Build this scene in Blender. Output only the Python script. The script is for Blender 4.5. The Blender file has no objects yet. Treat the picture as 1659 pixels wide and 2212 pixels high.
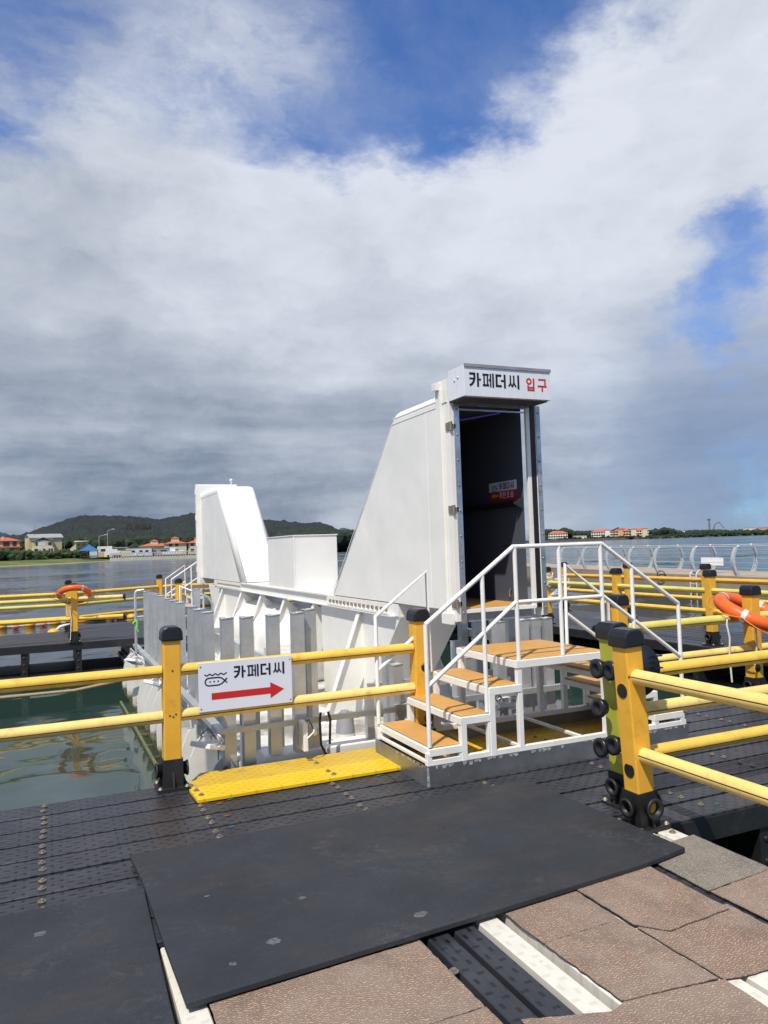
import bpy, bmesh, math, random
from mathutils import Vector, Matrix, noise as mnoise
random.seed(7)
R = math.radians
S = bpy.context.scene
C = S.collection

# ------------------------------------------------------------------ camera
F, CX, CY = 1650.0, 829.5, 1106.0          # focal length and centre in pixels of a 1659 x 2212 frame
yaw, pitch, roll = R(23.8), R(2.55), R(1.9)
fw = Vector((math.sin(yaw)*math.cos(pitch), math.cos(yaw)*math.cos(pitch), math.sin(pitch)))
r0 = Vector((math.cos(yaw), -math.sin(yaw), 0)); u0 = r0.cross(fw)
rt = r0*math.cos(roll) - u0*math.sin(roll); up = r0*math.sin(roll) + u0*math.cos(roll)
EYE = Vector((0, 0, 1.6))
cam = bpy.data.objects.new('camera', bpy.data.cameras.new('camera')); C.objects.link(cam)
m = Matrix((rt, up, -fw)).transposed().to_4x4(); m.translation = EYE
cam.matrix_world = m
cam.data.sensor_fit = 'VERTICAL'; cam.data.sensor_height = 36.0; cam.data.lens = F/2212*36.0
cam.data.clip_start = 0.05; cam.data.clip_end = 20000
S.camera = cam
def ray(x, y): return (fw*F + rt*(x-CX) - up*(y-CY)).normalized()
def far(x, y, dist):                       # a point of the far shore seen in that direction, dist metres away
    d = ray(x, y); return EYE + d*(dist/math.hypot(d.x, d.y))

# ------------------------------------------------------------------ shader helpers
class G:
    def __init__(s, nt): s.nt = nt
    def n(s, t, **k):
        nd = s.nt.nodes.new(t)
        for a, v in k.items():
            setattr(nd, a, v)
        return nd
    def put(s, sock, v):
        if v is None: return
        if isinstance(v, bpy.types.NodeSocket): s.nt.links.new(v, sock)
        elif isinstance(v, (tuple, list)) and len(v) == 3 and sock.type == 'RGBA': sock.default_value = (*v, 1)
        else: sock.default_value = v
    def m(s, op, a, b=None, c=None, clamp=False):
        nd = s.n('ShaderNodeMath', operation=op, use_clamp=clamp)
        for i, v in enumerate((a, b, c)):
            if v is not None: s.put(nd.inputs[i], v)
        return nd.outputs[0]
    def vm(s, op, a, b=None):
        nd = s.n('ShaderNodeVectorMath', operation=op)
        s.put(nd.inputs[0], a)
        if b is not None:
            if op == 'SCALE': s.put(nd.inputs[3], b)
            else: s.put(nd.inputs[1], b)
        return nd.outputs['Value'] if op in ('DOT_PRODUCT', 'LENGTH') else nd.outputs[0]
    def mix(s, f, a, b, blend='MIX'):
        nd = s.n('ShaderNodeMix', data_type='RGBA', blend_type=blend)
        s.put(nd.inputs[0], f); s.put(nd.inputs[6], a); s.put(nd.inputs[7], b)
        return nd.outputs[2]
    def ramp(s, f, lo, hi, smooth=True):
        nd = s.n('ShaderNodeMapRange', interpolation_type='SMOOTHSTEP' if smooth else 'LINEAR')
        s.put(nd.inputs[0], f); nd.inputs[1].default_value = lo; nd.inputs[2].default_value = hi
        return nd.outputs[0]
    def noise(s, vec, scale, detail=4, rough=.55, dist=0, lac=2.0):
        nd = s.n('ShaderNodeTexNoise')
        s.put(nd.inputs['Vector'], vec); nd.inputs['Scale'].default_value = scale
        nd.inputs['Detail'].default_value = detail; nd.inputs['Roughness'].default_value = rough
        nd.inputs['Distortion'].default_value = dist; nd.inputs['Lacunarity'].default_value = lac
        return nd.outputs[0]
    def scale(s, vec, xyz, rot=(0, 0, 0)):
        nd = s.n('ShaderNodeMapping'); s.put(nd.inputs[0], vec)
        nd.inputs['Scale'].default_value = xyz; nd.inputs['Rotation'].default_value = rot
        return nd.outputs[0]
    def sep(s, vec):
        nd = s.n('ShaderNodeSeparateXYZ'); s.put(nd.inputs[0], vec); return nd.outputs
    def comb(s, x, y, z):
        nd = s.n('ShaderNodeCombineXYZ')
        for i, v in enumerate((x, y, z)): s.put(nd.inputs[i], v)
        return nd.outputs[0]
    def bump(s, h, dist, strength=1.0, normal=None):
        nd = s.n('ShaderNodeBump'); s.put(nd.inputs['Height'], h)
        nd.inputs['Distance'].default_value = dist; s.put(nd.inputs['Strength'], strength)
        if normal is not None: s.put(nd.inputs['Normal'], normal)
        return nd.outputs[0]

# ------------------------------------------------------------------ world: Nishita sky with a layer of cloud
W = bpy.data.worlds.new('World'); S.world = W; W.use_nodes = True
g = G(W.node_tree)
for nd in list(W.node_tree.nodes): W.node_tree.nodes.remove(nd)
SUN_EL, SUN_AZ = 56.6, 228.3
LIGHT = Vector((0.807, 0.72, -1.64)).normalized()
sky = g.n('ShaderNodeTexSky', sky_type='NISHITA', sun_disc=False)
sky.sun_elevation = R(SUN_EL); sky.sun_rotation = R(SUN_AZ); sky.altitude = 0; sky.air_density = 1.0
sky.dust_density = .25; sky.ozone_density = 3.5
dirv = g.n('ShaderNodeTexCoord').outputs['Generated']
dirv = g.vm('NORMALIZE', dirv)
dx, dy, dz = g.sep(dirv)[:]
def nvec(vec, scale, detail, rough):
    nd = g.n('ShaderNodeTexNoise'); g.put(nd.inputs['Vector'], vec); nd.inputs['Scale'].default_value = scale
    nd.inputs['Detail'].default_value = detail; nd.inputs['Roughness'].default_value = rough
    return g.vm('SUBTRACT', nd.outputs['Color'], (.5, .5, .5))
flat = g.scale(dirv, (1, 1, 2.0))                     # clouds are wider than tall
warpv = g.vm('ADD', g.vm('SCALE', nvec(flat, 2.6, 3, .5), .34), g.vm('SCALE', nvec(flat, 8.0, 7, .62), .20))
wdir = g.vm('NORMALIZE', g.vm('ADD', dirv, warpv))
big = g.noise(g.vm('ADD', flat, g.vm('SCALE', warpv, .7)), 2.3, 9, .60)
fine = g.noise(g.vm('ADD', g.scale(dirv, (1, 1, 1.7)), g.vm('SCALE', warpv, .5)), 9.0, 8, .66)
streak = g.noise(g.vm('ADD', g.scale(dirv, (1, 1, 9)), g.vm('SCALE', warpv, .8)), 2.0, 7, .55)
wisp = g.noise(g.vm('ADD', g.scale(dirv, (1.0, 3.2, 1.2), (R(20), R(35), R(50))), g.vm('SCALE', warpv, .9)), 3.4, 9, .62)
n0 = g.m('ADD', g.m('MULTIPLY', g.m('SUBTRACT', big, .5), 1.25), g.m('ADD', g.m('MULTIPLY', g.m('SUBTRACT', fine, .5), .55), g.m('MULTIPLY', g.m('SUBTRACT', wisp, .5), .85)))
def blobs(lst):
    tot = None
    for x, y, sg, w in lst:
        d = ray(x, y)
        e = g.m('EXPONENT', g.m('MULTIPLY', g.m('SUBTRACT', g.vm('DOT_PRODUCT', wdir, tuple(d)), 1.0), (1650.0/sg)**2))
        t = g.m('MULTIPLY', e, w)
        tot = t if tot is None else g.m('ADD', tot, t)
    return tot
cover = blobs([(900, 90, 190, -.80), (1130, 20, 170, -.70), (760, 290, 110, -.66), (640, 320, 60, -.3), (820, 380, 60, -.38), (960, 210, 90, -.35),
    (1570, 550, 80, -.62), (1420, 600, 80, -.50), (1650, 500, 60, -.3), (1180, 650, 60, -.2), (260, 120, 300, -.95), (40, 60, 160, -.3), (480, 60, 120, -.2), (430, 190, 90, -.15), (600, 70, 90, .34), (90, 290, 70, -.22),
    (1560, 160, 190, .60), (1250, 310, 170, .48), (1600, 330, 120, .45), (560, 560, 340, .60), (1000, 600, 260, .55), (300, 400, 130, .30), (1230, 790, 120, .62), (1560, 740, 120, .40),
    (400, 950, 420, .75), (1500, 950, 220, .22), (1500, 1130, 200, -.12)])
dens = g.m('ADD', g.m('ADD', n0, .24), cover)
alpha = g.m('POWER', g.ramp(dens, -.62, .62), 1.45)
veilr = blobs([(190, 110, 270, .50), (560, 90, 120, .40), (420, 300, 180, .35), (960, 230, 120, .10), (1180, 120, 100, .14), (1560, 560, 160, .22)])
veiln = g.ramp(wisp, .36, .66)
veil = g.m('MULTIPLY', veilr, g.m('ADD', .30, g.m('MULTIPLY', veiln, .70)), clamp=True)
alpha = g.m('ADD', alpha, g.m('MULTIPLY', g.m('SUBTRACT', 1.0, alpha), veil), clamp=True)
bright = blobs([(1560, 160, 220, .30), (1150, 400, 250, .30), (600, 480, 320, .34), (250, 560, 200, .16), (1230, 800, 110, .34), (700, 660, 200, .14),
    (320, 900, 260, -.20), (700, 880, 180, -.12), (100, 1080, 260, -.20), (600, 1110, 260, -.20), (210, 510, 60, -.14), (1450, 1050, 300, -.12), (980, 700, 140, -.12)])
low = g.ramp(dz, .34, .12)
tone_n = g.noise(g.vm('ADD', flat, g.vm('SCALE', warpv, .5)), 4.2, 8, .60)
tn = g.m('ADD', g.m('ADD', g.m('MULTIPLY', g.m('SUBTRACT', tone_n, .5), .62), g.m('MULTIPLY', g.m('SUBTRACT', fine, .5), .45)), g.m('MULTIPLY', g.m('MULTIPLY', g.m('SUBTRACT', streak, .5), low), 1.3))
tone = g.m('ADD', g.m('ADD', .52, tn), bright, clamp=True)
cloudc = g.mix(tone, (.155, .205, .29), (.76, .80, .88))
rightside = g.ramp(g.vm('DOT_PRODUCT', dirv, tuple(r0)), .12, .42)
cloudc = g.mix(g.m('MULTIPLY', g.m('MULTIPLY', rightside, low), .72), cloudc, (.25, .34, .52))
b1 = g.n('ShaderNodeBackground'); g.put(b1.inputs[0], g.mix(1.0, sky.outputs[0], (.56, .98, 1.56), 'MULTIPLY')); b1.inputs[1].default_value = .10
b2 = g.n('ShaderNodeBackground'); g.put(b2.inputs[0], cloudc); b2.inputs[1].default_value = 1.0
ms = g.n('ShaderNodeMixShader'); g.put(ms.inputs[0], g.m('MULTIPLY', alpha, .97))
W.node_tree.links.new(b1.outputs[0], ms.inputs[1]); W.node_tree.links.new(b2.outputs[0], ms.inputs[2])
wo = g.n('ShaderNodeOutputWorld'); W.node_tree.links.new(ms.outputs[0], wo.inputs[0])

sun = bpy.data.objects.new('sun', bpy.data.lights.new('sun', 'SUN')); C.objects.link(sun)
sun.data.energy = 4.7; sun.data.angle = R(.55); sun.data.color = (1, .925, .80)
sun.rotation_euler = LIGHT.to_track_quat('-Z', 'Y').to_euler()
S.view_settings.view_transform = 'Standard'; S.view_settings.look = 'None'
S.view_settings.exposure = 0.0; S.view_settings.gamma = 1.0; S.view_settings.use_curve_mapping = False
S.render.engine = 'CYCLES'
S.cycles.max_bounces = 6; S.cycles.use_denoising = True

# ------------------------------------------------------------------ materials
MATS = {}
def mat(name, col, rough=.5, metal=0, spec=.5, var=.12, vscale=6, bump=0, bscale=40, dirt=None, dscale=3, dlo=.55, dhi=.75, fn=None, emit=None, coord='world', coat=0, streak=False):
    mt = bpy.data.materials.new(name); mt.use_nodes = True; MATS[name] = mt
    g = G(mt.node_tree); b = mt.node_tree.nodes['Principled BSDF']
    if coord == 'world': pos = g.n('ShaderNodeNewGeometry').outputs['Position']
    else: pos = g.n('ShaderNodeTexCoord').outputs['Object']
    c = (*col, 1)
    n1 = g.noise(pos, vscale, 5, .6)
    dark = tuple(max(0, v*(1-var)) for v in col); lite = tuple(min(1, v*(1+var)) for v in col)
    cc = g.mix(g.ramp(n1, .3, .7), dark, lite)
    if dirt:
        v = g.scale(pos, (9, 9, .7)) if streak else pos
        n2 = g.noise(v, dscale, 8, .68)
        cc = g.mix(g.ramp(n2, dlo, dhi), cc, dirt)
    rr = g.m('ADD', rough - .06, g.m('MULTIPLY', n1, .12))
    b.inputs['Metallic'].default_value = metal
    b.inputs['Specular IOR Level'].default_value = spec
    if coat: b.inputs['Coat Weight'].default_value = coat
    nrm = None
    if bump:
        nrm = g.bump(g.noise(pos, bscale, 4, .6), bump)
    if fn:
        r = fn(g, pos, cc, rr, nrm)
        cc, rr, nrm = r
    g.put(b.inputs['Base Color'], cc); g.put(b.inputs['Roughness'], rr)
    if nrm is not None: g.put(b.inputs['Normal'], nrm)
    if emit:
        b.inputs['Emission Color'].default_value = (*emit[0], 1); b.inputs['Emission Strength'].default_value = emit[1]
    return mt

def pips(axis, dk=(.006, .006, .007), gw=.20):
    """moulded anti-slip deck plastic: long shallow grooves and rows of short raised pips"""
    def fn(g, pos, cc, rr, nrm):
        x, y, z = g.sep(pos)[:]
        a, b = (x, y) if axis == 'x' else (y, x)
        gr = g.m('SINE', g.m('MULTIPLY', b, 2*math.pi/.042))
        row = g.m('FLOOR', g.m('DIVIDE', b, .0410))
        u = g.m('ADD', g.m('DIVIDE', a, .085), g.m('MULTIPLY', g.m('MODULO', g.m('ABSOLUTE', row), 2), .5))
        fu = g.m('ABSOLUTE', g.m('SUBTRACT', g.m('FRACT', u), .5))
        fv = g.m('ABSOLUTE', g.m('SUBTRACT', g.m('FRACT', g.m('DIVIDE', b, .0410)), .5))
        par = g.m('MODULO', g.m('ABSOLUTE', g.m('FLOOR', u)), 2)
        wu = g.m('ADD', .09, g.m('MULTIPLY', par, .10)); wv = g.m('SUBTRACT', .36, g.m('MULTIPLY', par, .16))
        p = g.m('MULTIPLY', g.m('LESS_THAN', fu, wu), g.m('LESS_THAN', fv, wv))
        h = g.m('ADD', g.m('MULTIPLY', gr, gw), g.m('MULTIPLY', p, .9))
        nn = g.bump(h, .007, .9, nrm)
        cc = g.mix(g.m('MULTIPLY', p, .78), cc, dk)
        bnd = g.m('MULTIPLY', g.ramp(g.m('ABSOLUTE', g.m('SUBTRACT', x, .62)), .20, .05), g.ramp(g.noise(pos, 4.0, 5, .6), .36, .62))
        if gw > .1 and axis == 'x' and dk[0] < .01: cc = g.mix(g.m('MULTIPLY', bnd, .32), cc, (.045, .022, .010))
        wet = g.ramp(g.noise(pos, 1.1, 3, .5), .56, .68)
        dust = g.ramp(g.noise(pos, 3.0, 7, .7), .5, .8)
        cc = g.mix(g.m('MULTIPLY', dust, .35), cc, (.085, .08, .078))
        rr = g.m('SUBTRACT', rr, g.m('MULTIPLY', wet, .12))
        return cc, rr, nn
    return fn
def carpet(tint):
    def fn(g, pos, cc, rr, nrm):
        p = g.scale(pos, (1, 1, 1), (0, 0, R(8)))
        x, y, z = g.sep(p)[:]
        wob = g.noise(pos, 26, 3, .6)
        zig = g.m('PINGPONG', g.m('DIVIDE', x, .014), 1.0)
        ph = g.m('ADD', g.m('DIVIDE', y, .0135), g.m('ADD', g.m('MULTIPLY', zig, .7), g.m('MULTIPLY', wob, 1.8)))
        st = g.m('SINE', g.m('MULTIPLY', ph, 2*math.pi))
        s01 = g.ramp(st, -.5, .5)
        breakup = g.ramp(g.noise(pos, 120, 2, .5), .35, .6)
        f = g.m('MULTIPLY', s01, breakup)
        c2 = g.mix(f, tuple(v*.52 for v in tint), tuple(min(1, v*1.32) for v in tint))
        big = g.ramp(g.noise(pos, 2.6, 6, .65), .35, .7)
        c2 = g.mix(g.m('MULTIPLY', big, .4), c2, (.33, .28, .24))
        gr_ = g.ramp(g.noise(pos, 4.5, 7, .7), .46, .74)
        c2 = g.mix(g.m('MULTIPLY', gr_, .45), c2, (.10, .085, .075))
        pale = g.ramp(g.noise(g.vm('ADD', pos, (7, 3, 0)), 3.1, 6, .68), .52, .75)
        c2 = g.mix(g.m('MULTIPLY', pale, .35), c2, (.38, .33, .29))
        stain = g.ramp(g.noise(pos, 7, 4, .6), .66, .72)
        c2 = g.mix(g.m('MULTIPLY', stain, .3), c2, (.26, .28, .28))
        return c2, .92, g.bump(f, .004, .8)
    return fn
def galv(g, pos, cc, rr, nrm):
    vo = g.n('ShaderNodeTexVoronoi'); g.put(vo.inputs['Vector'], pos); vo.inputs['Scale'].default_value = 55
    sp = g.noise(pos, 160, 3, .6)
    cc = g.mix(g.m('MULTIPLY', g.sep(vo.outputs['Color'])[0], .35), cc, (.62, .65, .67))
    cc = g.mix(g.m('MULTIPLY', g.ramp(sp, .5, .75), .5), cc, (.25, .27, .29))
    st = g.ramp(g.noise(g.scale(pos, (7, 7, 1.2)), 2.2, 6, .7), .5, .75)
    cc = g.mix(g.m('MULTIPLY', st, .35), cc, (.62, .62, .58))
    return cc, g.m('ADD', rr, g.m('MULTIPLY', sp, .15)), nrm
def grip(g, pos, cc, rr, nrm):
    vo = g.n('ShaderNodeTexVoronoi', feature='SMOOTH_F1'); g.put(vo.inputs['Vector'], g.scale(pos, (1, 1, .1))); vo.inputs['Scale'].default_value = 42; vo.inputs['Randomness'].default_value = .15
    d = g.ramp(vo.outputs['Distance'], .12, .4)
    cc = g.mix(g.m('MULTIPLY', d, .3), cc, (.42, .21, .06))
    w = g.ramp(g.noise(pos, 9, 6, .7), .45, .75)
    cc = g.mix(g.m('MULTIPLY', w, .4), cc, (.50, .29, .11))
    return cc, rr, g.bump(d, .003, .6)
def cast(g, pos, cc, rr, nrm):
    x, y, z = g.sep(pos)[:]
    b = g.ramp(g.noise(g.scale(pos, (.4, .4, 6)), 1.4, 6, .65), .42, .7)
    cc = g.mix(g.m('MULTIPLY', b, .55), cc, (.22, .19, .155))
    low = g.ramp(g.m('MULTIPLY', z, -1), .3, .6)
    cc = g.mix(g.m('MULTIPLY', low, .75), cc, (.07, .065, .05))
    return cc, rr, nrm
def cladding(g, pos, cc, rr, nrm):
    x, y, z = g.sep(pos)[:]
    k = g.m('FRACT', g.m('DIVIDE', x, .03)); ln = g.m('LESS_THAN', k, .08)
    st = g.ramp(g.noise(g.scale(pos, (1, 1, .12)), 60, 2, .5), .58, .72)
    cc = g.mix(g.m('ADD', g.m('MULTIPLY', ln, .18), g.m('MULTIPLY', st, .22)), cc, (.4, .42, .45))
    return cc, rr, nrm
def weld(g, pos, cc, rr, nrm):
    st = g.ramp(g.noise(g.scale(pos, (3, 3, .5)), 1.4, 6, .7), .52, .8)
    cc = g.mix(g.m('MULTIPLY', st, .26), cc, (.58, .56, .49))
    pit = g.ramp(g.noise(pos, 30, 3, .6), .70, .78)
    cc = g.mix(g.m('MULTIPLY', pit, .3), cc, (.45, .36, .26))
    return cc, rr, g.bump(g.noise(pos, 1.3, 2, .5), .045, .55)
def hullgreen(g, pos, cc, rr, nrm):
    x, y, z = g.sep(pos)[:]
    low = g.ramp(g.m('ADD', g.m('MULTIPLY', z, -1), g.m('MULTIPLY', g.m('SUBTRACT', g.noise(pos, 6, 5, .7), .5), .5)), .36, .56)
    cc = g.mix(low, cc, (.10, .10, .035))
    return cc, rr, nrm
def foliage(a, b, c3, sc=.12):
    def fn(g, pos, cc, rr, nrm):
        n = g.noise(pos, sc, 6, .7); n2 = g.noise(pos, sc*7, 4, .7)
        c = g.mix(g.ramp(n, .38, .62), a, b)
        c = g.mix(g.m('MULTIPLY', g.ramp(n2, .48, .66), .7), c, c3)
        return c, .9, g.bump(n2, 1.2/sc*.12, .8)
    return fn

mat('white_paint', (.81, .80, .765), .38, var=.03, vscale=2.0, fn=weld)
mat('white_rail', (.82, .82, .80), .32, var=.04, vscale=9)
mat('white_hull', (.78, .77, .73), .5, var=.05, vscale=2, fn=hullgreen, bump=.003, bscale=8)
mat('white_deck', (.62, .61, .58), .6, var=.1, vscale=3, dirt=(.24, .23, .21), dscale=1.8, dlo=.42, dhi=.62)
mat('sign_white', (.74, .77, .86), .35, var=.015, vscale=3)
mat('sign_clad', (.76, .79, .86), .4, var=.02, vscale=3, fn=cladding)
mat('ink', (.006, .007, .022), .5, var=.02)
mat('sign_red', (.55, .022, .018), .45, var=.03)
mat('sign_yellow', (.62, .55, .02), .45, var=.03)
mat('galvanised', (.56, .58, .59), .40, .65, var=.10, vscale=5, fn=galv, bump=.002, bscale=60)
mat('steel_skirt', (.30, .315, .335), .30, .7, var=.18, vscale=4, bump=.006, bscale=5, dirt=(.5, .51, .52), dscale=9, dlo=.62, dhi=.72)
mat('strip_steel', (.50, .52, .54), .22, .85, var=.25, vscale=5, dirt=(.30, .22, .14), dscale=5, dlo=.56, dhi=.72)
mat('weld_silver', (.66, .67, .68), .35, .6, var=.1, vscale=30, bump=.008, bscale=40)
mat('yellow', (.78, .42, .045), .40, var=.07, vscale=5, dirt=(.50, .26, .03), dscale=9, dlo=.54, dhi=.78, coord='object')
mat('yellow_pale', (.85, .62, .20), .45, var=.08, vscale=4, dirt=(.58, .38, .13), dscale=9, dlo=.50, dhi=.74, bump=.002, bscale=12)
mat('yellow_deep', (.82, .53, .085), .42, var=.07, vscale=4, dirt=(.60, .36, .07), dscale=9, dlo=.50, dhi=.74, bump=.002, bscale=12)
mat('lime_post', (.44, .44, .05), .42, var=.06, vscale=6)
mat('yellow_green', (.64, .56, .13), .45, var=.08, vscale=4)
mat('groove', (.03, .022, .01), .7)
mat('rust_spot', (.16, .06, .02), .8)
mat('cap_black', (.013, .014, .018), .33, var=.1, vscale=8)
mat('under_black', (.004, .004, .004), .8)
mat('black_plastic', (.016, .016, .017), .5, var=.2, vscale=6, bump=.002, bscale=50, dirt=(.05, .048, .045), dscale=6, dlo=.58, dhi=.78)
mat('deck_x', (.034, .037, .047), .42, var=.2, vscale=3, fn=pips('x'))
mat('deck_y', (.034, .037, .047), .42, var=.2, vscale=3, fn=pips('y'))
def colfn(axis, dk, gw, k):
    def fn(g, pos, cc, rr, nrm):
        c2, r2, n2 = pips(axis, dk, gw)(g, pos, cc, rr, nrm)
        return g.mix(k, cc, c2), rr, n2
    return fn
mat('deck_yellow', (.82, .50, .010), .45, var=.06, vscale=3, dirt=(.45, .30, .04), dscale=5, dlo=.62, dhi=.85, fn=colfn('x', (.35, .2, .01), .2, .45))
mat('deck_yellow_dull', (.60, .40, .035), .5, var=.08, vscale=3, dirt=(.30, .22, .05), dscale=5, dlo=.55, dhi=.8, fn=colfn('x', (.3, .18, .02), .2, .45))
mat('deck_white', (.66, .64, .58), .55, var=.06, vscale=5, dirt=(.42, .32, .20), dscale=9, dlo=.64, dhi=.74, fn=colfn('y', (.4, .38, .33), .0, .35))
def matfn(g, pos, cc, rr, nrm):
    s = g.ramp(g.noise(pos, 5.5, 6, .75), .62, .74)
    cc = g.mix(g.m('MULTIPLY', s, .28), cc, (.10, .10, .105))
    fine_ = g.ramp(g.noise(g.scale(pos, (1, 3, 1), (0, 0, .3)), 14, 6, .75), .5, .8)
    cc = g.mix(g.m('MULTIPLY', fine_, .22), cc, (.085, .085, .09))
    b = g.ramp(g.noise(g.scale(pos, (1, 2.4, 1)), 1.3, 4, .6), .45, .75)
    cc = g.mix(g.m('MULTIPLY', b, .5), cc, (.052, .042, .036))
    scuff = g.m('MULTIPLY', g.ramp(g.noise(pos, 2.1, 4, .6, 1.2), .50, .66), g.ramp(g.noise(pos, 34, 5, .75), .46, .66))
    cc = g.mix(g.m('MULTIPLY', scuff, .40), cc, (.088, .088, .094))
    rr = g.m('ADD', rr, g.m('MULTIPLY', g.m('SUBTRACT', g.noise(pos, 1.7, 5, .65), .5), .35))
    swell = g.bump(g.noise(pos, 1.5, 2, .5), .035, .55, nrm)
    return cc, g.m('ADD', rr, g.m('MULTIPLY', s, .1)), swell
mat('rubber', (.021, .025, .033), .58, var=.2, vscale=2.2, fn=matfn, bump=.0025, bscale=180)
mat('chalk', (.09, .095, .10), .8, var=.4, vscale=60)
mat('carpet_brown', (.25, .17, .13), .95, fn=carpet((.37, .255, .19)))
mat('carpet_grey', (.17, .17, .15), .95, fn=carpet((.29, .262, .22)))
mat('backing', (.03, .03, .03), .9)
mat('bolt_steel', (.36, .32, .26), .45, .7, var=.3, vscale=60, dirt=(.28, .12, .05), dscale=60, dlo=.5, dhi=.7)
mat('teal_tag', (.02, .11, .13), .5)
mat('tread', (.60, .33, .09), .62, var=.08, vscale=5, fn=grip)
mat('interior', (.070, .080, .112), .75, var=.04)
mat('rubber_seal', (.012, .012, .012), .4, var=.3, vscale=20)
mat('uv_tube', (.10, .08, .5), .4, emit=((.14, .10, .75), .14))
mat('glass_dark', (.03, .035, .04), .12, var=.1)
mat('lamp_glass', (.55, .60, .50), .12)
mat('lamp_white', (.74, .75, .76), .45, var=.03)
mat('vent_grey', (.27, .27, .30), .5)
mat('vent_cream', (.62, .60, .52), .5)
mat('ac_cream', (.60, .59, .53), .55)
mat('hose', (.01, .01, .01), .4)
mat('orange_ring', (.80, .13, .018), .42, var=.05, vscale=8)
mat('tape', (.62, .62, .62), .3)
mat('rope_orange', (.70, .22, .06), .8)
mat('rope_white', (.72, .72, .70), .85, bump=.004, bscale=150)
mat('rope_tan', (.42, .31, .17), .9, var=.2, vscale=60, bump=.01, bscale=120)
mat('rope_weed', (.055, .075, .03), .9, var=.4, vscale=12, bump=.03, bscale=30)
mat('float_yellow', (.85, .42, .02), .45)
mat('float_red', (.70, .16, .11), .6)
mat('green_rope', (.15, .75, .08), .7)
mat('algae', (.085, .085, .020), .55, var=.4, vscale=9, bump=.02, bscale=20)
mat('algae_rail', (.13, .14, .06), .55, var=.3, vscale=9)
mat('concrete', (.37, .30, .225), .9, var=.12, vscale=1.2, fn=cast, bump=.01, bscale=6)
mat('concrete_pale', (.42, .41, .37), .9, var=.1, vscale=.5)
mat('promenade_white', (.50, .53, .55), .42, .2, var=.05)
mat('grass', (.10, .14, .025), .95, fn=foliage((.075, .12, .02), (.17, .19, .04), (.05, .08, .015), .06))
mat('sand', (.26, .22, .15), .95, var=.15, vscale=.2)
mat('hedge_leaf', (.03, .06, .015), .9, fn=foliage((.022, .045, .012), (.05, .085, .02), (.012, .022, .008), .12))
mat('tree_leaf', (.03, .06, .02), .9, fn=foliage((.010, .024, .011), (.024, .044, .017), (.005, .011, .007), .05))
mat('hill_wood', (.02, .035, .02), .95, fn=foliage((.0045, .011, .011), (.012, .023, .018), (.002, .006, .007), .016))
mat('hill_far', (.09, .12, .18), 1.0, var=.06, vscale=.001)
mat('cliff', (.055, .055, .052), .95, var=.3, vscale=.1)
mat('bark', (.06, .045, .03), .9)
mat('shore_land', (.07, .09, .03), .95, var=.3, vscale=.02)
mat('stone_dark', (.05, .045, .04), .95, var=.4, vscale=.3)
mat('wall_beige', (.52, .45, .27), .85, var=.04, vscale=.3)
mat('wall_cream', (.62, .57, .42), .85, var=.04, vscale=.3)
mat('wall_white', (.72, .70, .66), .8, var=.04, vscale=.3)
mat('wall_pink', (.60, .36, .22), .85, var=.04, vscale=.3)
mat('roof_orange', (.46, .125, .065), .8, var=.10, vscale=.5)
mat('roof_grey', (.30, .32, .33), .8, var=.08, vscale=.4)
mat('roof_blue', (.02, .12, .36), .6)
mat('container_blue', (.55, .63, .72), .6)
mat('pole_grey', (.45, .46, .46), .6)
mat('pole_dark', (.12, .12, .11), .8)
mat('screw', (.25, .25, .25), .4, .8)

def water_fn(g, pos, cc, rr, nrm):
    x, y, z = g.sep(pos)[:]
    # sheltered basin between the walkways, open bay outside it
    inx = g.m('MULTIPLY', g.ramp(x, 10.5, 8.0), 1.0); iny = g.ramp(y, 16.5, 15.0)
    calm = g.m('MULTIPLY', inx, iny)
    right = g.ramp(g.m('SUBTRACT', x, g.m('MULTIPLY', y, .30)), 5.0, 24.0)
    p = g.scale(pos, (1, 1, 1), (0, 0, R(-30)))
    def nv(vec, scale, detail, rough):
        nd = g.n('ShaderNodeTexNoise'); g.put(nd.inputs['Vector'], vec); nd.inputs['Scale'].default_value = scale
        nd.inputs['Detail'].default_value = detail; nd.inputs['Roughness'].default_value = rough
        return g.vm('SUBTRACT', nd.outputs['Color'], (.5, .5, .5))
    p2 = g.scale(p, (.5, 1.25, 1))
    ow = g.vm('ADD', g.vm('ADD', g.vm('SCALE', nv(p2, 2.2, 3, .6), .55), g.vm('SCALE', nv(p2, .50, 4, .6), .60)), g.vm('ADD', g.vm('SCALE', nv(g.scale(p, (.5, 1.2, 1)), .16, 5, .62), .70), g.vm('SCALE', nv(g.scale(p, (.35, 1.2, 1)), .045, 5, .65), .75)))
    ow = g.vm('SCALE', ow, g.m('ADD', .85, g.m('MULTIPLY', right, .75)))
    q = g.scale(pos, (.55, 1.0, 1))
    cw = g.vm('ADD', g.vm('SCALE', nv(q, 2.2, 1, .4), .075), g.vm('SCALE', nv(q, 7.0, 2, .5), .020))
    v = g.vm('ADD', g.vm('SCALE', ow, g.m('SUBTRACT', 1.0, calm)), g.vm('SCALE', cw, calm))
    v = g.vm('MULTIPLY', v, (1, 1, 0))
    nn = g.vm('NORMALIZE', g.vm('ADD', v, (0, 0, 1)))
    patch = g.ramp(g.noise(g.scale(p, (.4, 1.3, 1)), .03, 5, .6), .4, .65)
    col = g.mix(right, (.022, .034, .046), (.006, .040, .048))
    col = g.mix(g.m('MULTIPLY', patch, .5), col, g.mix(right, (.030, .046, .060), (.012, .085, .088)))
    col = g.mix(calm, col, (.022, .046, .038))
    rgh = g.m('ADD', .04, g.m('MULTIPLY', g.m('SUBTRACT', 1.0, calm), .07))
    return col, rgh, nn
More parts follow.
